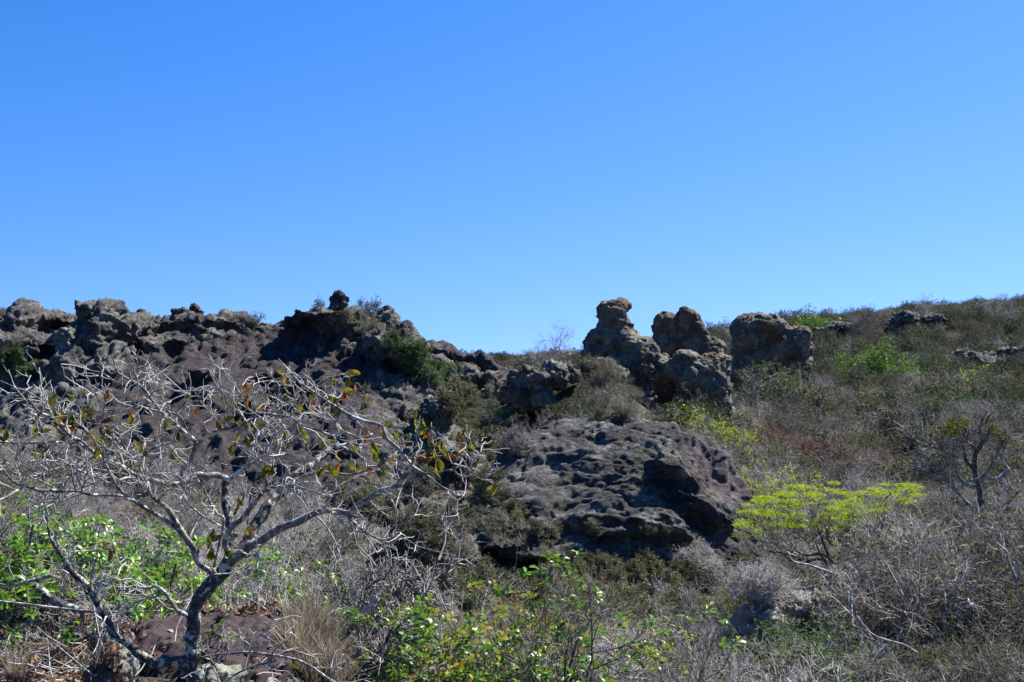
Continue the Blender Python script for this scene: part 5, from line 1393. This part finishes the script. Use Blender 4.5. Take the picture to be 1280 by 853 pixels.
LEAFPX = [(7, 540, 0), (44, 537, 2), (71, 517, 0), (66, 513, 0), (78, 520, 0), (90, 521, 0), (92, 526, 0), (105, 512, 2), (108, 541, 2), (120, 535, 2), (126, 538, 1), (133, 539, 0), (130, 552, 0), (136, 558, 0), (145, 517, 0), (147, 527, 2), (160, 520, 0), (165, 524, 0), (138, 565, 0),
          (308, 484, 1), (305, 500, 0), (302, 494, 0), (293, 527, 0), (308, 532, 0), (330, 508, 2), (318, 538, 0), (340, 530, 0), (337, 520, 0), (312, 549, 0), (343, 515, 0), (378, 510, 0), (376, 540, 0), (213, 568, 0), (222, 547, 0), (352, 468, 0), (360, 478, 0), (404, 465, 2), (407, 473, 2), (394, 489, 0), (399, 505, 1),
          (389, 507, 1), (378, 556, 0), (430, 474, 2), (436, 478, 0), (443, 481, 0), (433, 490, 0), (430, 497, 0), (412, 497, 0), (419, 507, 1), (459, 501, 0), (452, 510, 0), (490, 497, 0), (494, 505, 0), (499, 509, 0), (484, 531, 0), (495, 524, 1), (506, 520, 1), (498, 545, 2), (501, 552, 1), (512, 547, 0), (525, 526, 2), (519, 519, 0),
          (526, 539, 0), (531, 544, 2), (537, 552, 0), (543, 550, 0), (536, 563, 2), (531, 570, 1), (548, 565, 0), (545, 573, 0), (553, 575, 1), (574, 527, 1), (574, 545, 2), (580, 565, 0), (577, 560, 0), (407, 585, 0), (400, 588, 0), (425, 583, 2), (439, 583, 0), (414, 586, 0), (480, 578, 0), (478, 588, 0), (492, 579, 1), (468, 575, 0), (535, 580, 0), (543, 578, 1),
          (254, 683, 0), (262, 683, 0), (258, 677, 0), (268, 667, 0), (246, 688, 2), (283, 688, 0), (285, 675, 0), (265, 690, 0), (297, 632, 2), (298, 627, 0), (317, 617, 1), (312, 664, 1), (136, 691, 1), (134, 683, 1), (331, 585, 0), (336, 586, 2), (617, 611, 2), (365, 825, 0), (64, 532, 0), (28, 558, 0), (55, 560, 0), (210, 525, 0), (445, 560, 0), (460, 545, 0), (405, 545, 0), (470, 560, 0), (298, 548, 0), (355, 545, 0), (180, 565, 0)]
twl = []
LEAFPX += [(a + TR.uniform(-9, 9), b + TR.uniform(-6, 9), 0) for a, b, c in LEAFPX if TR.uniform() < 0.95]
LEAFPX += [(TR.uniform(375, 590), TR.uniform(470, 590), 0) for _ in range(40)] + [(TR.uniform(40, 340), TR.uniform(490, 570), 0) for _ in range(40)]
for i, (lx, ly, kd_) in enumerate(LEAFPX):
    if kd_ == 2: me = LM['rust'][TR.randint(2)] if TR.uniform() < 0.3 else LM['turn'][TR.randint(3)]
    elif kd_ == 1: me = LM['rust'][TR.randint(2)]
    else: me = LM['rust'][TR.randint(2)] if TR.uniform() < 0.12 else LM['turn'][TR.randint(3)]
    k = np.argmin(np.hypot(ap - lx, aq - (ly - 7)))
    if np.hypot(ap[k] - lx, aq[k] - (ly - 7)) > 13: continue
    dd = allp[k, 1]
    base = P(lx, ly - 6, dd)
    dv = np.array((TR.uniform(-0.45, 0.45), TR.uniform(-0.3, 0.3), -1.0)) if TR.uniform() < 0.8 else np.array((TR.uniform(-1, 1), TR.uniform(-0.5, 0.3), TR.uniform(-0.5, 0.1)))
    if (lx, ly) == (317, 617): dv = np.array((1.0, -0.1, 0.05)); base = P(311, 617, dd)
    a = TR.uniform(0, 6.28)
    place_leaf(tree, me, base - TB, dv, np.array((math.cos(a) * 1.0, -abs(math.sin(a)) - 0.4, 0.2)), TR.uniform(0.5, 0.9))
    s = allp[k] - TB; e = base - TB
    m_ = (s + e) / 2 + TR.randn(3) * 0.01
    twl.append(np.stack([s, m_, e]))
twl = np.array(twl)
v, q = tubes([(twl, np.full((len(twl), 3), 0.0016))], [4])
props(link('leaf_stalks', make_mesh('leaf_stalks', v, [q], M_TWIGW), tree), kind='stuff')

# the gnarled tree near the right edge
GD = 29.0
x, y, z = at(1226, 0, GD)
gt = empty('gnarled_bare_tree', (x, y, z), 'gnarled dark-limbed tree with olive-yellow leaf clumps near the right edge', 'tree')
GB = np.array((x, y, z)); gp = []
base_py = HOR - (z - 0.2 - EYE) / GD * F
for nm, pts, d1 in [('trunk', [(1236, base_py, 7), (1232, 690, 6.5), (1236, 665, 6), (1226, 640, 6), (1225, 615, 5.5), (1220, 596, 5)], 0), ('branch', [(1221, 600, 5), (1217, 585, 5), (1208, 577, 4.5), (1206, 565, 4), (1203, 553, 4), (1198, 546, 3.5), (1192, 540, 3), (1184, 534, 2)], .5),
                    ('branch', [(1220, 598, 5), (1218, 580, 5), (1220, 566, 4.5), (1225, 560, 4), (1229, 552, 3.5), (1234, 546, 3), (1237, 538, 2)], -.3), ('branch', [(1220, 566, 3.5), (1216, 558, 3), (1210, 553, 3), (1209, 543, 2.4), (1207, 536, 1.5)], .2),
                    ('branch', [(1224, 561, 3), (1227, 549, 3), (1224, 537, 2.4), (1226, 529, 1.5)], -.4), ('branch', [(1222, 605, 4), (1234, 590, 3.5), (1246, 570, 3), (1252, 555, 2.4), (1262, 545, 1.5)], -.5),
                    ('branch', [(1221, 610, 4), (1204, 604, 4), (1196, 590, 3.5), (1192, 574, 3.2), (1184, 566, 3), (1172, 561, 2.8), (1160, 557, 2.6), (1148, 554, 2.2), (1140, 547, 1.4)], -.6),
                    ('branch', [(1222, 640, 4), (1206, 626, 3.5), (1194, 612, 3), (1180, 600, 2.6), (1160, 590, 2.4), (1143, 583, 1.6)], -.4), ('branch', [(1224, 650, 4), (1240, 636, 3.5), (1258, 630, 3), (1276, 612, 2)], .4)]:
    pts = np.array(pts, float); dq = GD + np.linspace(0, d1, len(pts))
    w = np.array([P(a[0], a[1], q_) for a, q_ in zip(pts, dq)]); c = catmull(np.hstack([w, (pts[:, 2] / 2 / F * dq)[:, None]]), 4)
    v, q = tubes([((c[:, :3] - GB)[None], c[:, 3][None] * 1.2)], [7]); link(nm, make_mesh(nm, v, [q], M_STEM if nm == 'trunk' or d1 > -.35 else M_BRANCH), gt); gp.append(c[:, :3])
gr = rs(91); gpa = [g_[len(g_) // 3:] for g_ in gp[1:]]
A = np.vstack([g_[:-1] for g_ in gpa]); T = np.vstack([np.diff(g_, axis=0) for g_ in gpa]); k = gr.randint(0, len(A), 260)
t1 = sprout(A[k], unit(T[k]) + gr.randn(260, 3) * 0.8 + np.array((0, 0, .4)), gr.uniform(0.3, 1.0, 260), 4, 0.25, 0.08, gr)
t2 = kids(t1, 5, .2, 1, 30, 70, .35, 3, .25, .05, gr)
v, q = tubes([(t1 - GB, radii(260, 5, 0.017, 0.007)), (t2 - GB, radii(len(t2), 4, .006, .003))], [4, 3])
props(link('twigs', make_mesh('twigs', v, [q], M_TWIG), gt), kind='stuff')
cen = []
for (x0, y0, x1, y1, n_) in [(1152, 545, 1198, 537, 700), (1186, 527, 1210, 530, 500), (1228, 530, 1246, 538, 450), (1242, 538, 1268, 552, 600)]:
    for i in range(n_ // 14):
        t = gr.uniform(); cen.append(P(x0 + (x1 - x0) * t, y0 + (y1 - y0) * t + gr.uniform(-5, 5), GD + gr.uniform(-.6, .6)))
cen = np.repeat(np.array(cen), 9, 0); cen = cen + gr.randn(*cen.shape) * np.array((.11, .13, .06))
v, q = leaf_quads(cen - GB, gr.randn(len(cen), 3), 0.075, 0.55, gr)
link('crown', make_mesh('crown', v, [q], L_TURN2, False), gt)

# dead wood on the ground at the left
def log(name, pts, dd, label, mat_, cat='branch'):
    pts = np.array(pts, float)
    w = np.array([P(a[0], a[1], dd) for a in pts])
    c = catmull(np.hstack([w, (pts[:, 2] / 2 / F * dd)[:, None]]), 6)
    org = c[0, :3].copy()
    rd = c[:, 3] * (1 + 0.2 * fbm(c[:, :3] * 12, 2, 4))
    v, q = tubes([((c[:, :3] - org)[None], rd[None])], [8])
    o = link(name, make_mesh(name, v, [q, np.arange(8)[None, ::-1], (len(v) - 8 + np.arange(8))[None]], mat_)); o.location = Vector(org)
    return props(o, label, cat)
log('dead_branch', [(8, 733, 5), (20, 726, 6), (36, 727, 8), (52, 740, 11), (66, 750, 11), (82, 757, 10), (100, 763, 9), (118, 763, 6)], 7.6, 'thick dead branch lying behind the low left limb', M_BARK)
log('dead_branch', [(15, 733, 3), (35, 727, 4), (50, 724, 4.5), (62, 720, 5), (70, 722, 3)], 7.5, 'crooked pale dead branch arching over the thick one', M_BRANCH)
log('dead_branch', [(-10, 751, 3), (20, 754, 3), (60, 759, 3), (100, 763, 2.6), (150, 765, 2), (200, 764, 1.5)], 7.2, 'long straight thin pale stick crossing the lower left', M_BRANCH)
log('dead_branch', [(448, 770, 8), (455, 764, 8), (463, 757, 7), (470, 750, 6), (467, 746, 5), (460, 748, 4)], 9.3, 'pale curled dead limb in the twigs right of the brown shelf', M_TWIGW)
log('dead_branch', [(400, 815, 5), (412, 808, 4), (425, 801, 4), (435, 793, 4), (445, 778, 4), (449, 768, 4)], 9.2, 'dark crooked stick rising to the pale curled limb', M_STEM)
log('dead_branch', [(1205, 605, 2), (1216, 600, 3), (1232, 598, 4), (1244, 599, 4.5), (1256, 592, 4.5), (1259, 585, 4), (1252, 575, 3.4), (1255, 562, 3), (1260, 552, 2.4), (1256, 544, 1.6), (1254, 538, 1)], 28.5, 'white S-shaped dead limb beside the gnarled dark-limbed tree', M_BRANCH)
log('dead_branch', [(985, 690, 1.6), (992, 702, 2), (1010, 706, 2.4), (1028, 712, 2.4), (1040, 716, 2)], 24, 'pale horizontal dead limb under the yellow-green tree', M_TWIGW)
log('dead_branch', [(1071, 770, 1.4), (1088, 791, 2), (1108, 800, 2.2), (1130, 806, 2), (1147, 816, 1.4)], 15.5, 'long pale bowed stick in the near scrub', M_TWIGW)
